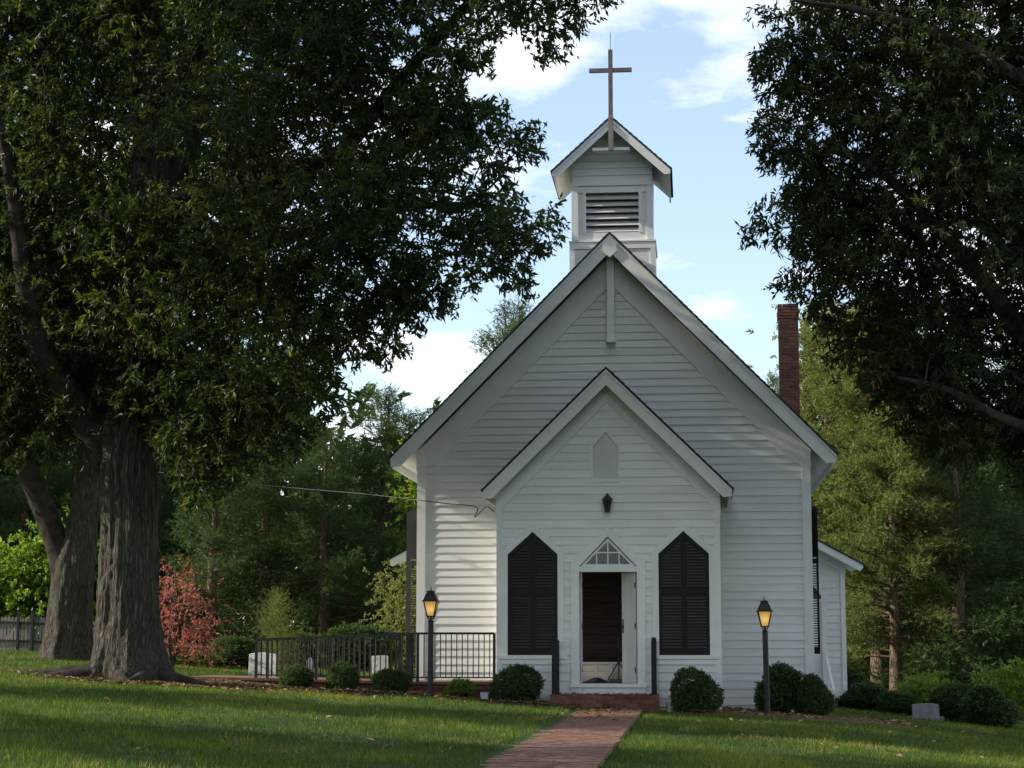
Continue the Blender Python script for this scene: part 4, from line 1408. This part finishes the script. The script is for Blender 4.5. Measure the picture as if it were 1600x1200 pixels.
VA, FA, tA = clump_leaves(CA, rngA, 19, 0.36, 0.34, 19, 0.145, 0.046, 0.35)
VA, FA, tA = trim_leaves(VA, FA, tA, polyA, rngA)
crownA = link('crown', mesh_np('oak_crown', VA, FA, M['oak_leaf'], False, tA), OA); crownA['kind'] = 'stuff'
Vb, Fb = branch_net(CA, np.vstack(pathsA), None, rngA, poly=polyA)
tw = link('twigs', mesh_np('oak_twigs', Vb, Fb, M['limb_bark'], True), OA); tw['kind'] = 'stuff'
# surface roots creeping from the flare
for a0, a1, ln in ((-0.9, -1.6, 1.2), (-2.2, -2.6, 1.4), (-0.2, -.1, 1.5), (3.3, 3.2, 1.8), (-1.5, -1.3, 0.9)):
    P = []
    for s in np.linspace(0, 1, 7):
        a = a0 + (a1 - a0) * s; r = 0.62 + ln * s
        x = oA_base[0] + r * math.cos(a); yq = -2.0 + r * math.sin(a) * .8
        P.append((x, yq, gz(x, yq) + .10 * (1 - s) ** 1.2 - .05 * s, .17 * (1 - s) + .03))
    P = np.array(P)
    V, F, _ = bark_tube(P[:, :3], P[:, 3], 16, int(ln * 100), .02)
    link('root', mesh_np('root', V, F, M['limb_bark'], True), OA)

# --- second oak behind it, forked
rngB = np.random.default_rng(5)
oB = at(108, 1030, 8.0)
OB = empty('oak_tree', (oB[0], 8.0, gz(oB[0], 8)), 'darker forked oak trunk standing behind the massive oak', 'tree')
pathsB = [stem('trunk', [(104, 1050, 8, .56), (106, 1000, 8, .52), (110, 940, 8, .49), (116, 880, 8, .46), (128, 820, 8, .34), (137, 740, 8, .30), (132, 600, 8, .29), (105, 420, 8, .27), (84, 250, 8, .24), (78, 50, 8, .19), (74, -150, 8, .10)], OB, M['bark'], 160, 9, .045, (0.5, .55, 4), 200)]
for k, s in enumerate([
    [(106, 905, 8, .36), (90, 850, 7.9, .29), (66, 790, 7.7, .26), (36, 722, 7.4, .23), (0, 640, 7, .2), (-60, 500, 6.4, .1)],
    [(84, 260, 8, .18), (50, 190, 7.6, .15), (0, 95, 7, .12), (-60, 0, 6.5, .07)],
    [(118, 480, 8, .18), (180, 380, 8.6, .13), (260, 280, 9.2, .09), (330, 200, 9.8, .04)],
    [(95, 350, 8, .16), (40, 300, 9, .11), (-30, 240, 10, .05)],
    [(80, 100, 8, .15), (150, 0, 8.2, .1), (230, -90, 8.5, .04)],
]):
    pathsB.append(stem('limb', s, OB, M['limb_bark'], 18, 60 + k, .012))
polyB = [(-160, -160), (420, -160), (430, 100), (380, 330), (330, 480), (300, 620), (230, 690), (130, 700), (60, 690), (-50, 740), (-160, 640)]
CB = sample_clumps(polyB, 340, 8.0, 8.0, rngB, 0.55, 1.3)
CB = poke(open_view(CB, [(pathsB[0], (-100, 320)), (pathsB[2], (0, 260))], 40, 2.5, rngB), HOLES)
V, F, t_ = clump_leaves(CB, rngB, 20, 0.50, 0.42, 17, 0.19, 0.078, 0.35)
o = link('crown', mesh_np('oak_crown', V, F, M['oak_leaf'], False, t_), OB); o['kind'] = 'stuff'
V, F = branch_net(CB, np.vstack(pathsB), None, rngB)
o = link('twigs', mesh_np('oak_twigs', V, F, M['limb_bark'], True), OB); o['kind'] = 'stuff'

# --- oak on the right, trunk beyond the frame
rngC = np.random.default_rng(8)
oC = at(1780, 1150, -4.0)
OC = empty('oak_tree', (oC[0], -4.0, gz(oC[0], -4)), 'dark oak hanging in from the right edge over the lawn', 'tree')
pathsC = [stem('trunk', [(1782, 1190, -4, .55), (1780, 1000, -4, .5), (1772, 800, -4, .47), (1765, 600, -4, .42), (1740, 400, -4, .36), (1700, 200, -4, .28), (1660, 0, -4, .2), (1640, -250, -4, .1)], OC, M['bark'], 60, 14, .03, (.5, .5, 5), 120)]
for k, s in enumerate([
    [(1765, 620, -4, .30), (1690, 570, -4.2, .22), (1600, 520, -4.4, .18), (1555, 462, -4.5, .15), (1500, 395, -4.6, .12), (1430, 320, -4.7, .09), (1385, 276, -4.7, .085), (1330, 243, -4.8, .08), (1286, 230, -4.8, .07)],
    [(1735, 380, -4, .25), (1660, 260, -3.6, .18), (1600, 150, -3.4, .15), (1575, 60, -3.2, .12), (1560, -80, -3, .06)],
    [(1765, 660, -4, .22), (1680, 680, -4.6, .15), (1580, 660, -5, .10), (1480, 610, -5.3, .06), (1400, 590, -5.5, .03)],
    [(1720, 250, -4, .2), (1600, 130, -5, .13), (1480, 60, -5.6, .09), (1360, 20, -6, .06), (1240, 0, -6.2, .02)],
    [(1740, 420, -4, .2), (1650, 400, -2.5, .13), (1560, 360, -1.6, .09), (1450, 330, -1, .05), (1350, 330, -.6, .02)],
    [(1690, 150, -4, .18), (1590, -40, -3.6, .12), (1470, -160, -3.3, .07), (1350, -220, -3, .03)],
    [(1770, 700, -4, .16), (1720, 740, -3, .1), (1650, 760, -2, .06), (1580, 760, -1.5, .03)],
    [(1286, 235, -4.8, .03), (1283, 262, -4.85, .02), (1268, 280, -4.9, .012), (1252, 290, -4.9, .008)],
]):
    pathsC.append(stem('limb', s, OC, M['limb_bark'], 18, 90 + k, .01))
polyC = [(1290, -180), (1800, -180), (1820, 700), (1750, 830), (1600, 770), (1560, 700), (1510, 735), (1450, 715), (1395, 670), (1350, 615), (1330, 560), (1300, 590), (1285, 555), (1280, 505), (1228, 462), (1206, 447), (1225, 424), (1246, 402), (1215, 390), (1192, 374), (1166, 386), (1156, 338), (1200, 318), (1244, 286), (1257, 266), (1228, 270), (1196, 266), (1174, 228), (1180, 190), (1200, 160), (1186, 140), (1174, 116), (1178, 74), (1242, 52), (1200, 36), (1172, 30), (1165, 0), (1170, -60), (1230, -250)]
CC = sample_clumps(polyC, 640, lambda px, py: -4.2 - np.clip((1500 - px) / 400, -.5, 1), 6.5, rngC, 0.34, 1.2)
CC = poke(open_view(CC, [(pathsC[1], (0, 540)), (pathsC[2], (0, 300))], 40, 2.0, rngC), [(1440, 255, 24), (1580, 330, 26), (1400, 90, 18), (1350, 190, 20), (1380, 130, 16), (1510, 430, 24), (1400, 370, 20), (1590, 120, 22), (1470, 540, 20), (1330, 440, 20), (1540, 570, 22), (1460, 160, 16)])
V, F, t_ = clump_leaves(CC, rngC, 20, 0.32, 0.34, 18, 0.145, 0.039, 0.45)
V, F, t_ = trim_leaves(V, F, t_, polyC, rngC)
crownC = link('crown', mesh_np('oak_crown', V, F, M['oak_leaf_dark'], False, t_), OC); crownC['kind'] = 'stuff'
V, F = branch_net(CC, np.vstack(pathsC), None, rngC, poly=polyC)
o = link('twigs', mesh_np('oak_twigs', V, F, M['limb_bark'], True), OC); o['kind'] = 'stuff'


def copy_tree(src, loc, rotz, scale, label, cat='tree', group=None, mats=None):
    t = empty(src.name.split('.')[0], loc, label, cat, group, rotz)
    t.scale = scale if hasattr(scale, '__len__') else (scale,) * 3
    for ch in list(src.children):
        c = ch.copy(); COL.objects.link(c); c.parent = t
        c.matrix_parent_inverse = ch.matrix_parent_inverse.copy()
    return t


# the grove goes on beyond the frame: its crowns shade the lawn; unseen oaks behind the viewer are added, blocking sky light to darken the facade
SHADE = [(OB, -18.5, -9.0, 0.6, .95), (OB, -17.5, -19.0, 2.4, .95), (OA, -27.0, 24.0, 1.5, 1.05), (OA, -7.0, -46.5, 2.0, 1.0), (OA, 5.5, -48.0, 3.4, 1.05), (OA, 17.0, -43.0, .4, 1.0)]
for (src, x, y, rz, sc), lab in zip(SHADE, ('oak of the grove just left of the frame, beside the massive oak', 'oak of the grove left of the frame, nearest the viewer', 'oak of the grove far back beyond the left edge of the frame', 'unseen oak added behind the viewer to darken the facade, left of the brick path', 'unseen oak added behind the viewer to darken the facade, straight along the brick path', 'unseen oak added behind the viewer to darken the facade, off to the right')):
    copy_tree(src, (x, y, gz(x, y)), rz, sc, lab, 'tree', 'oaks of the grove outside the frame')

# --- cedars
def cedar_mesh(h, r, seed, nb, dens, low=0.08, droop=0.1, leaf=(0.13, 0.026), bare=0.0):
    rng = np.random.default_rng(seed)
    OO, DD = [], []
    VV, FF = [], []; b = 0
    for k in range(nb):
        u = (k + rng.random()) / nb
        z = h * (low + (0.985 - low) * u)
        ln = r * (1 - u) ** 0.7 * (0.35 + 0.85 * rng.random()) + 0.2
        if u < .12: ln *= .75
        a = rng.random() * 2 * math.pi
        d = np.array([math.cos(a), math.sin(a), rng.normal(0.12, .22) + 0.5 * u])
        s = np.linspace(0, 1, 6)[:, None]
        P = np.array([0, 0, z]) + d * s * ln
        P[:, 2] += (-droop * ln * (s ** 2))[:, 0] + 0.12 * ln * (s[:, 0] ** 3)
        P += rng.normal(0, .03 * ln, P.shape) * s
        v, f = tube_np(P, np.linspace(.008 + (.011 + .012 * (bare > 0)) * ln, .004, 6), 4)
        VV.append(v); FF.append(f + b); b += len(v)
        m = max(5, int(dens * ln))
        if bare and u < .62 and rng.random() < bare: m = 4
        t = 0.22 + 0.78 * np.sqrt(rng.random(m))
        pos = np.array([np.interp(t, np.linspace(0, 1, 6), P[:, q]) for q in range(3)]).T
        pos += rng.normal(0, 1, (m, 3)) * np.array([.30, .30, .22]) * (0.35 + 0.65 * ln / r)
        dd = unit(np.repeat(d[None], m, 0) * .8 + rng.normal(0, .55, (m, 3)) + np.array([0, 0, .15]))
        OO.append(pos); DD.append(dd)
    V, F, t_ = leaves_from_twigs(np.vstack(OO), np.vstack(DD), .32, 10, leaf[0], leaf[1], rng, 0.12, 0.6, True)
    z = np.linspace(0, h * .97, 12)
    P = np.stack([np.cumsum(rng.normal(0, .03, 12)), np.cumsum(rng.normal(0, .03, 12)), z], 1)
    P[0, 2] = -.3
    Vt, Ft, _ = bark_tube(P, np.linspace(.024 * h, .02, 12) * 1.0, 20, seed, .012, (.4, .4, 4), 50)
    return (V, F, t_), (np.vstack(VV), np.vstack(FF)), (Vt, Ft)


def make_cedar_kind(h, r, seed, nb, dens, leafmat, **kw):
    (V, F, t_), (Vb, Fb), (Vt, Ft) = cedar_mesh(h, r, seed, nb, dens, **kw)
    return (mesh_np('cedar_crown', V, F, leafmat, False, t_), mesh_np('cedar_branches', Vb, Fb, M['cedar_bark'], True), mesh_np('cedar_trunk', Vt, Ft, M['cedar_bark'], True))


def place_cedar(kind, px, Y, ptop, h0, label, group, rot=0.0, wide=1.0):
    """stands on the ground at the column px, tall enough that its tip reaches ptop"""
    x = at(px, 1000, Y)[0]; z = gz(x, Y)
    top = at(px, ptop, Y)[2]
    sc = (top - z) / h0
    t = empty('cedar_tree', (x, Y, z - .05), label, 'tree', group, rot)
    t.scale = (sc * wide, sc * wide, sc)
    for nm, me in zip(('crown', 'branches', 'trunk'), kind):
        o = link(nm, me, t, True)
        if nm != 'trunk': o['kind'] = 'stuff'
    return t


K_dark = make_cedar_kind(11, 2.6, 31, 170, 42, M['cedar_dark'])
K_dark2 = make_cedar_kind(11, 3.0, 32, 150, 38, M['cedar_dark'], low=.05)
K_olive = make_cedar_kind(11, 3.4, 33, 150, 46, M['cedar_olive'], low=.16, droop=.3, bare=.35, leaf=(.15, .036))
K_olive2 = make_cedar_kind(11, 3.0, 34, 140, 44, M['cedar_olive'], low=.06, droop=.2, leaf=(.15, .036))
GL = 'dark cedars behind the churchyard'
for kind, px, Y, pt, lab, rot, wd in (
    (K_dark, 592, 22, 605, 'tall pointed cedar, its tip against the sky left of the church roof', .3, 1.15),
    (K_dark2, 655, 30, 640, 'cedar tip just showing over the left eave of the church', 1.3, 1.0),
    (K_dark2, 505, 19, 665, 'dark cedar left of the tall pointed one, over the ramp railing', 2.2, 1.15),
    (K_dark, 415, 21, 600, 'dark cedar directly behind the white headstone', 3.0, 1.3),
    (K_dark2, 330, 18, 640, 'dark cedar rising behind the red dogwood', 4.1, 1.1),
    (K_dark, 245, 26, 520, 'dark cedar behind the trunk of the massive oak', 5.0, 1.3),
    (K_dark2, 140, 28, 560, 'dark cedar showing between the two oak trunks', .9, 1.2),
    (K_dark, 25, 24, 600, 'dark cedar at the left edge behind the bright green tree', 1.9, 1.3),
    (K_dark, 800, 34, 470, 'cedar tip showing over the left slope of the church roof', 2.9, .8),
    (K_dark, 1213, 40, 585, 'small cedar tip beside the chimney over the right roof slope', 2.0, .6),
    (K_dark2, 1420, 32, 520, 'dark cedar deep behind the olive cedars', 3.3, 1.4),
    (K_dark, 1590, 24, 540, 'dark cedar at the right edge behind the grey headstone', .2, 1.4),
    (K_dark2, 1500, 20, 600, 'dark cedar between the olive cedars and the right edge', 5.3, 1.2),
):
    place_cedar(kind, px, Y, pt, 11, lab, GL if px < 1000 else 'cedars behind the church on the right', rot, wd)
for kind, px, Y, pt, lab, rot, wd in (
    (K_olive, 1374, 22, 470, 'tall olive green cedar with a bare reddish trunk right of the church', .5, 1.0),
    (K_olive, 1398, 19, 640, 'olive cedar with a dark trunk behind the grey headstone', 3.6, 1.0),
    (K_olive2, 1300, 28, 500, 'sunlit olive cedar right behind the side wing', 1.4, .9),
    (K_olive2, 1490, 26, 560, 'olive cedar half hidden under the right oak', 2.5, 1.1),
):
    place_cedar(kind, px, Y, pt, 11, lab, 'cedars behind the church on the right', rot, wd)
K_small = make_cedar_kind(2.2, 0.55, 36, 60, 60, M['cedar_olive'], low=.02, leaf=(.08, .014))
t = place_cedar(K_small, 437, 13, 935, 2.2, 'young sunlit cedar behind the ramp railing and slim headstone', GL, 1.0, .8)

# --- small broadleaved trees
def small_tree(px, pbase, Y, crown_poly, Yt, nclump, leafmat, leaf, seed, label, name, trunk_r=.06, twigs=14, rad=.28, per=12, nstem=3, min_d=.22):
    rng = np.random.default_rng(seed)
    p = at(px, pbase, Y)
    z = gz(p[0], Y)
    T = empty(name, (p[0], Y, z), label, 'tree')
    C = sample_clumps(crown_poly, nclump, Y, Yt, rng, min_d, 1.5)
    top = C[np.argmax(C[:, 2])]
    nodes = []
    for k in range(nstem):
        tgt = C[rng.integers(len(C))] * .6 + C.mean(0) * .4
        P = np.array([[p[0] + rng.normal(0, .05), Y + rng.normal(0, .05), z - .1], [p[0] + (tgt[0] - p[0]) * .25, Y + rng.normal(0, .1), z + (tgt[2] - z) * .35], [p[0] + (tgt[0] - p[0]) * .6, (Y + tgt[1]) / 2, z + (tgt[2] - z) * .7], tgt])
        V, F, pp = bark_tube(P, np.array([trunk_r, trunk_r * .8, trunk_r * .55, trunk_r * .25]), 12, seed + k, .006, None, 24)
        link('trunk', mesh_np('trunk', V, F, M['bark'], True), T)
        nodes.append(pp)
    V, F, t_ = clump_leaves(C, rng, twigs, rad, .22, per, leaf[0], leaf[1], .25)
    o = link('crown', mesh_np(name + '_crown', V, F, leafmat, False, t_), T); o['kind'] = 'stuff'
    V, F = branch_net(C, np.vstack(nodes), None, rng, .004, .03, 4)
    o = link('twigs', mesh_np('twigs', V, F, M['bark'], True), T); o['kind'] = 'stuff'
    return T


small_tree(268, 1052, 6.0, [(215, 905), (250, 885), (290, 890), (318, 915), (340, 960), (350, 1000), (335, 1030), (290, 1040), (250, 1035), (215, 1010)], 2.6, 75, M['red_leaf'], (.075, .034), 41, 'small red leaved dogwood beside the massive oak trunk', 'dogwood_tree', .04, twigs=7, rad=.2, per=8, nstem=6)
small_tree(40, 1022, 17.0, [(-70, 880), (-20, 870), (30, 838), (55, 840), (95, 820), (125, 830), (135, 900), (125, 960), (90, 985), (40, 980), (-60, 985)], 3.0, 120, M['bright_leaf'], (.15, .085), 42, 'bright sunlit green tree behind the picket fence', 'broadleaf_tree', .07, rad=.3, per=10, min_d=.3)
small_tree(622, 1055, 16.0, [(600, 900), (640, 880), (690, 880), (690, 1040), (610, 1045), (598, 980)], 2.0, 60, M['pale_leaf'], (.10, .04), 43, 'pale green sapling tucked against the left side wall of the church', 'sapling', .03, rad=.25, min_d=.25)
small_tree(648, 1055, 19.0, [(632, 720), (660, 700), (720, 700), (720, 880), (630, 860)], 2.0, 60, M['bright_leaf'], (.12, .05), 47, 'light green tree peeping from behind the left eave of the church', 'broadleaf_tree', .05, rad=.3, min_d=.25)
small_tree(1330, 1095, 30.0, [(1235, 520), (1260, 480), (1310, 470), (1390, 470), (1450, 500), (1440, 640), (1380, 700), (1290, 700), (1240, 650)], 6.0, 170, M['pale_leaf'], (.16, .07), 44, 'tall pale yellow green tree rising behind the chimney', 'broadleaf_tree', .18, rad=.55, per=12, min_d=.4)
small_tree(1440, 1100, 12.0, [(1412, 1070), (1430, 1058), (1470, 1060), (1478, 1090), (1440, 1100), (1415, 1098)], .8, 22, M['bright_leaf'], (.12, .06), 45, 'bright yellow green seedling behind the grey headstone', 'sapling', .02, rad=.16, per=8, min_d=.12)
small_tree(1575, 1110, 14.0, [(1530, 1070), (1560, 1040), (1620, 1030), (1660, 1110), (1540, 1120)], 1.5, 40, M['bright_leaf'], (.10, .045), 46, 'sunlit green undergrowth sapling at the right edge', 'sapling', .02, rad=.25, per=9, min_d=.2)

# --- shrubs
def shrub_mesh(seed, n, leaf, mat):
    rng = np.random.default_rng(seed)
    d = unit(rng.normal(0, 1, (n, 3)))
    d[:, 2] = np.where(d[:, 2] < -.75, -d[:, 2], d[:, 2])
    d = unit(d)
    lump = 1 + 0.30 * (vnoise((np.arctan2(d[:, 1], d[:, 0]) / (2 * math.pi) + .5) * 4, d[:, 2] * 1.6 + 9, seed + 3, 4) - .5) + 0.30 * (vnoise((np.arctan2(d[:, 1], d[:, 0]) / (2 * math.pi) + .5) * 7, d[:, 2] * 3 + 5, seed, 7) - .5) + 0.06 * rng.normal(0, 1, n)
    P = d * (lump * (0.84 + .16 * rng.random(n) ** .5))[:, None] * .5
    P[:, 0] += .10 * (P[:, 2]) * math.sin(seed); P[:, 2] = P[:, 2] * (1 + .10 * np.sin(d[:, 0] * 2.3 + seed)) + .42
    ex = rng.random(n) < .05
    P[ex] *= 1 + .10 * rng.random((int(ex.sum()), 1))
    V, F, t_ = leaves_from_twigs(P, unit(d + rng.normal(0, .4, d.shape)), .07, 7, leaf[0], leaf[1], rng, 0.0, .9)
    core = []
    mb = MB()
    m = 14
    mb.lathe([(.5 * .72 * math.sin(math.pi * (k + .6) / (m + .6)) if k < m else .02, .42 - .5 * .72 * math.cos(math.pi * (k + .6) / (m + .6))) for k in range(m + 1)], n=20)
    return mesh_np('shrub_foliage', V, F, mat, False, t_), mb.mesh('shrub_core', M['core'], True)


S1 = shrub_mesh(51, 2300, (.055, .028), M['box_leaf'])
S2 = shrub_mesh(52, 2200, (.065, .03), M['box_leaf'])
S3 = shrub_mesh(53, 1700, (.075, .026), M['cedar_dark'])
S4 = shrub_mesh(54, 500, (.08, .03), M['bright_leaf'])
def shrub(px, pbot, ptop, wpx, Y, kind, label, rot=0.0, grp='clipped shrubs along the church front'):
    p = at(px, pbot, Y); q = at(px, ptop, Y)
    z = gz(p[0], Y)
    dep = (Y + 36) / F_PX
    h = max(.2, q[2] - z); w = wpx * dep
    t = empty('shrub', (p[0], Y, z), label, 'shrub', grp, rot)
    t.scale = (w / .96, w / .96, h / .92)
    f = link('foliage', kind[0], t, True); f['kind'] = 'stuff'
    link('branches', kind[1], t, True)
    return t


shrub(806, 1102, 1048, 64, -0.75, S1, 'round dark boxwood against the porch under the left window', .4)
shrub(1088, 1108, 1054, 62, -0.7, S1, 'round boxwood with lighter sunlit leaves under the right window', 2.4)
shrub(1222, 1108, 1048, 70, 0.9, S2, 'broad dark shrub directly behind the right post lamp', 1.2)
shrub(1273, 1112, 1063, 50, 0.6, S2, 'lower dark shrub at the right corner of the church', 3.2)
shrub(463, 1082, 1044, 48, -0.5, S3, 'dark leafy shrub second from the left end of the ramp', .1)
shrub(535, 1085, 1040, 46, -0.45, S3, 'lighter topped shrub midway along the ramp railing', 1.1)
shrub(611, 1095, 1050, 52, -0.55, S3, 'dark shrub in front of the ramp, left of the post lamp', 2.1)
shrub(718, 1094, 1062, 46, -0.5, S4, 'low sparse plant between the post lamp and the left boxwood', 3.0)
shrub(1352, 1112, 1072, 70, 9.0, S2, 'dark bush in the shade right of the side wing', .7, 'bushes under the cedars')
shrub(1400, 1120, 1085, 60, 8.5, S3, 'dark bush at the foot of the reddish cedar trunk', 1.7, 'bushes under the cedars')
shrub(1495, 1128, 1075, 70, 8.0, S3, 'dark bush right of the low grey headstone', 2.7, 'bushes under the cedars')
shrub(1545, 1138, 1080, 72, 6.5, S2, 'round dark bush near the right edge of the lawn', 3.7, 'bushes under the cedars')
shrub(300, 1062, 1020, 90, 8.5, S4, 'loose green bush below the red dogwood', .9, 'bushes under the cedars')
shrub(365, 1060, 1000, 70, 9.5, S3, 'green bush left of the white headstone', 1.9, 'bushes under the cedars')
shrub(560, 1052, 985, 110, 14.0, S3, 'wide dark bush behind the ramp railing', 2.0, 'bushes under the cedars')
shrub(470, 1050, 995, 80, 15.0, S3, 'dark bush behind the slim headstone', 2.6, 'bushes under the cedars')

# --- far wood closing the view
def far_wood(name, x0, x1, y0, y1, zmax, n, mat, leaf, seed):
    rng = np.random.default_rng(seed)
    nc = n // 240
    C = np.stack([rng.uniform(x0, x1, nc), rng.uniform(y0, y1, nc), zmax * rng.random(nc) ** 1.3], 1)
    C[:, 2] *= 0.8 + 0.35 * np.sin(C[:, 0] * .5) * np.sin(C[:, 0] * .17 + 1)
    C[:, 2] += ground(C[:, 0], C[:, 1])
    qx, qy = proj_many(C)
    C = C[~((qx > 640) & (qx < 1330) & (qy < 760))]; nc = len(C)
    off = rng.normal(0, .9, (nc, 20, 3)); O = (C[:, None] + off).reshape(-1, 3)
    V, F, t_ = leaves_from_twigs(O, unit(off.reshape(-1, 3)), .8, 12, leaf[0], leaf[1], rng, .3, tri=True, shade=np.repeat(rng.normal(0, .2, nc), 20))
    o = link(name, mesh_np(name, V, F, mat, False, t_))
    return tag(o, 'dense green wood closing the view behind the cedars', 'woodland', None, 'stuff')


far_wood('far_wood', -48, 32, 38, 46, 11.5, 290000, M['cedar_dark'], (.46, .26), 61)

# ------------------------------------------------------------------ grass, litter
def lawn_mask(X, Y):
    ok = ~((np.abs(X - .04) < .61 - .12 * vnoise(Y * 1.7 + 60, X * 0 + 3, 9) * rg.random(len(X)) ** .6) & (Y < -.98))
    ok &= ~((X > -7.5) & (X < -.95) & (Y > -1.5 - .15 * 0) & (Y < 2.3))
    ok &= ~((X > .9) & (X < 5.5) & (Y > -1.3) & (Y < 2.4))
    ok &= ~((X > -1.2) & (X < 1.2) & (Y > -1.0))
    ok &= np.hypot(X - oA_base[0], (Y + 2.0)) > 1.0
    ok &= ~((np.abs(X) < 4.0) & (Y > -.1))
    return ok


rg = np.random.default_rng(71)
def scatter(n, ymin, ymax):
    """even per square metre, denser towards the viewer, inside the field of view with a margin"""
    d = rg.random(n)
    Y = ymin + (ymax - ymin) * d ** 1.25
    dep = Y + 36
    X = 1.55 + dep * rg.uniform(-0.46, 0.28, n)
    k = lawn_mask(X, Y)
    return X[k], Y[k]


X, Y = scatter(500000, -24.0, 12.0)
patch = vnoise(X * .9 + 20, Y * .9 + 40, 5) * .6 + vnoise(X * 2.7 + 20, Y * 2.7 + 40, 6) * .4
keep = rg.random(len(X)) < 0.15 + 1.4 * patch
X, Y, patch = X[keep], Y[keep], patch[keep]
Z = ground(X, Y)
n = len(X)
tuft = vnoise(X * 5 + 11, Y * 5 + 7, 15)
hgt = (0.022 + 0.065 * rg.random(n) ** 1.7) * (0.45 + .8 * patch + .5 * tuft ** 2)
wid = 0.0055 + .004 * rg.random(n) + np.clip(Y + 20, 0, 30) * .00018
ang = rg.uniform(0, 2 * math.pi, n)
lean = rg.normal(0, .4, (n, 2))
B0 = np.stack([X, Y, Z - .005], 1)
side_v = np.stack([np.cos(ang), np.sin(ang), np.zeros(n)], 1) * wid[:, None] * .5
tip = B0 + np.stack([lean[:, 0] * hgt, lean[:, 1] * hgt, hgt], 1)
V = np.stack([B0 - side_v, B0 + side_v, tip], 1).reshape(-1, 3)
dry = vnoise(X * .45 + 31, Y * .45 + 17, 8)
tint = np.clip(.02 + .45 * patch + .45 * dry + rg.normal(0, .16, n), 0, .94)
bare = vnoise(X * 1.3 + 5, Y * 1.3 + 51, 21) > .86
tint[bare & (rg.random(n) < .35)] = 1
tint[rg.random(n) < .02] = 1
gr = link('grass', mesh_np('grass', V, np.arange(3 * n).reshape(n, 3), M['grass'], False, tint))
tag(gr, 'short green lawn grass on both sides of the brick path', 'grass', None, 'stuff')


def litter(name, X, Y, Zl, label, size=.045):
    n = len(X)
    a = rg.uniform(0, 2 * math.pi, n)
    D = np.stack([np.cos(a), np.sin(a), rg.normal(0, .25, n)], 1)
    Nn = unit(np.stack([rg.normal(0, .35, n), rg.normal(0, .35, n), np.ones(n)], 1))
    S = unit(np.cross(D, Nn))
    c = np.stack([X, Y, Zl], 1)
    L_ = size * (0.6 + .8 * rg.random(n))[:, None]
    V = np.stack([c - D * L_, c + S * L_ * .45 + np.array([0, 0, .008]), c + D * L_, c - S * L_ * .45 + np.array([0, 0, .010])], 1).reshape(-1, 3)
    i = np.arange(n) * 4
    F = np.stack([np.stack([i, i + 1, i + 2], 1), np.stack([i, i + 2, i + 3], 1)], 1).reshape(-1, 3)
    t_ = np.repeat(rg.random(n), 2)
    o = link(name, mesh_np(name, V, F, M['litter'], False, t_))
    return tag(o, label, 'leaves', None, 'stuff')


X1 = rg.uniform(-8, 9, 230); Y1 = rg.uniform(-20, -1, 230)
X2 = rg.uniform(-7.5, -1, 1500); Y2 = rg.uniform(-1.5, .1, 1500)
X3 = rg.uniform(.95, 5.5, 900); Y3 = rg.uniform(-1.3, 1.5, 900)
X4 = oA_base[0] + rg.normal(0.6, 1.6, 1200); Y4 = -2.6 + rg.normal(0, .9, 1200)
X5 = rg.uniform(-.6, .66, 260); Y5 = -1 - 6 * rg.random(260) ** 2.2
Xa = np.concatenate([X1, X2, X3, X4, X5]); Ya = np.concatenate([Y1, Y2, Y3, Y4, Y5])
litter('fallen_leaves', Xa, Ya, ground(Xa, Ya) + .06 - .025 * (np.arange(len(Xa)) > len(Xa) - 261), 'scattered brown fallen leaves on lawn, path and beds')
Xs = rg.uniform(-1, .93, 60); Ys = rg.uniform(-.95, -.05, 60)
litter('stoop_leaves', Xs, Ys, np.full(60, .285), 'dry fallen leaves lying on top of the brick stoop', .035)
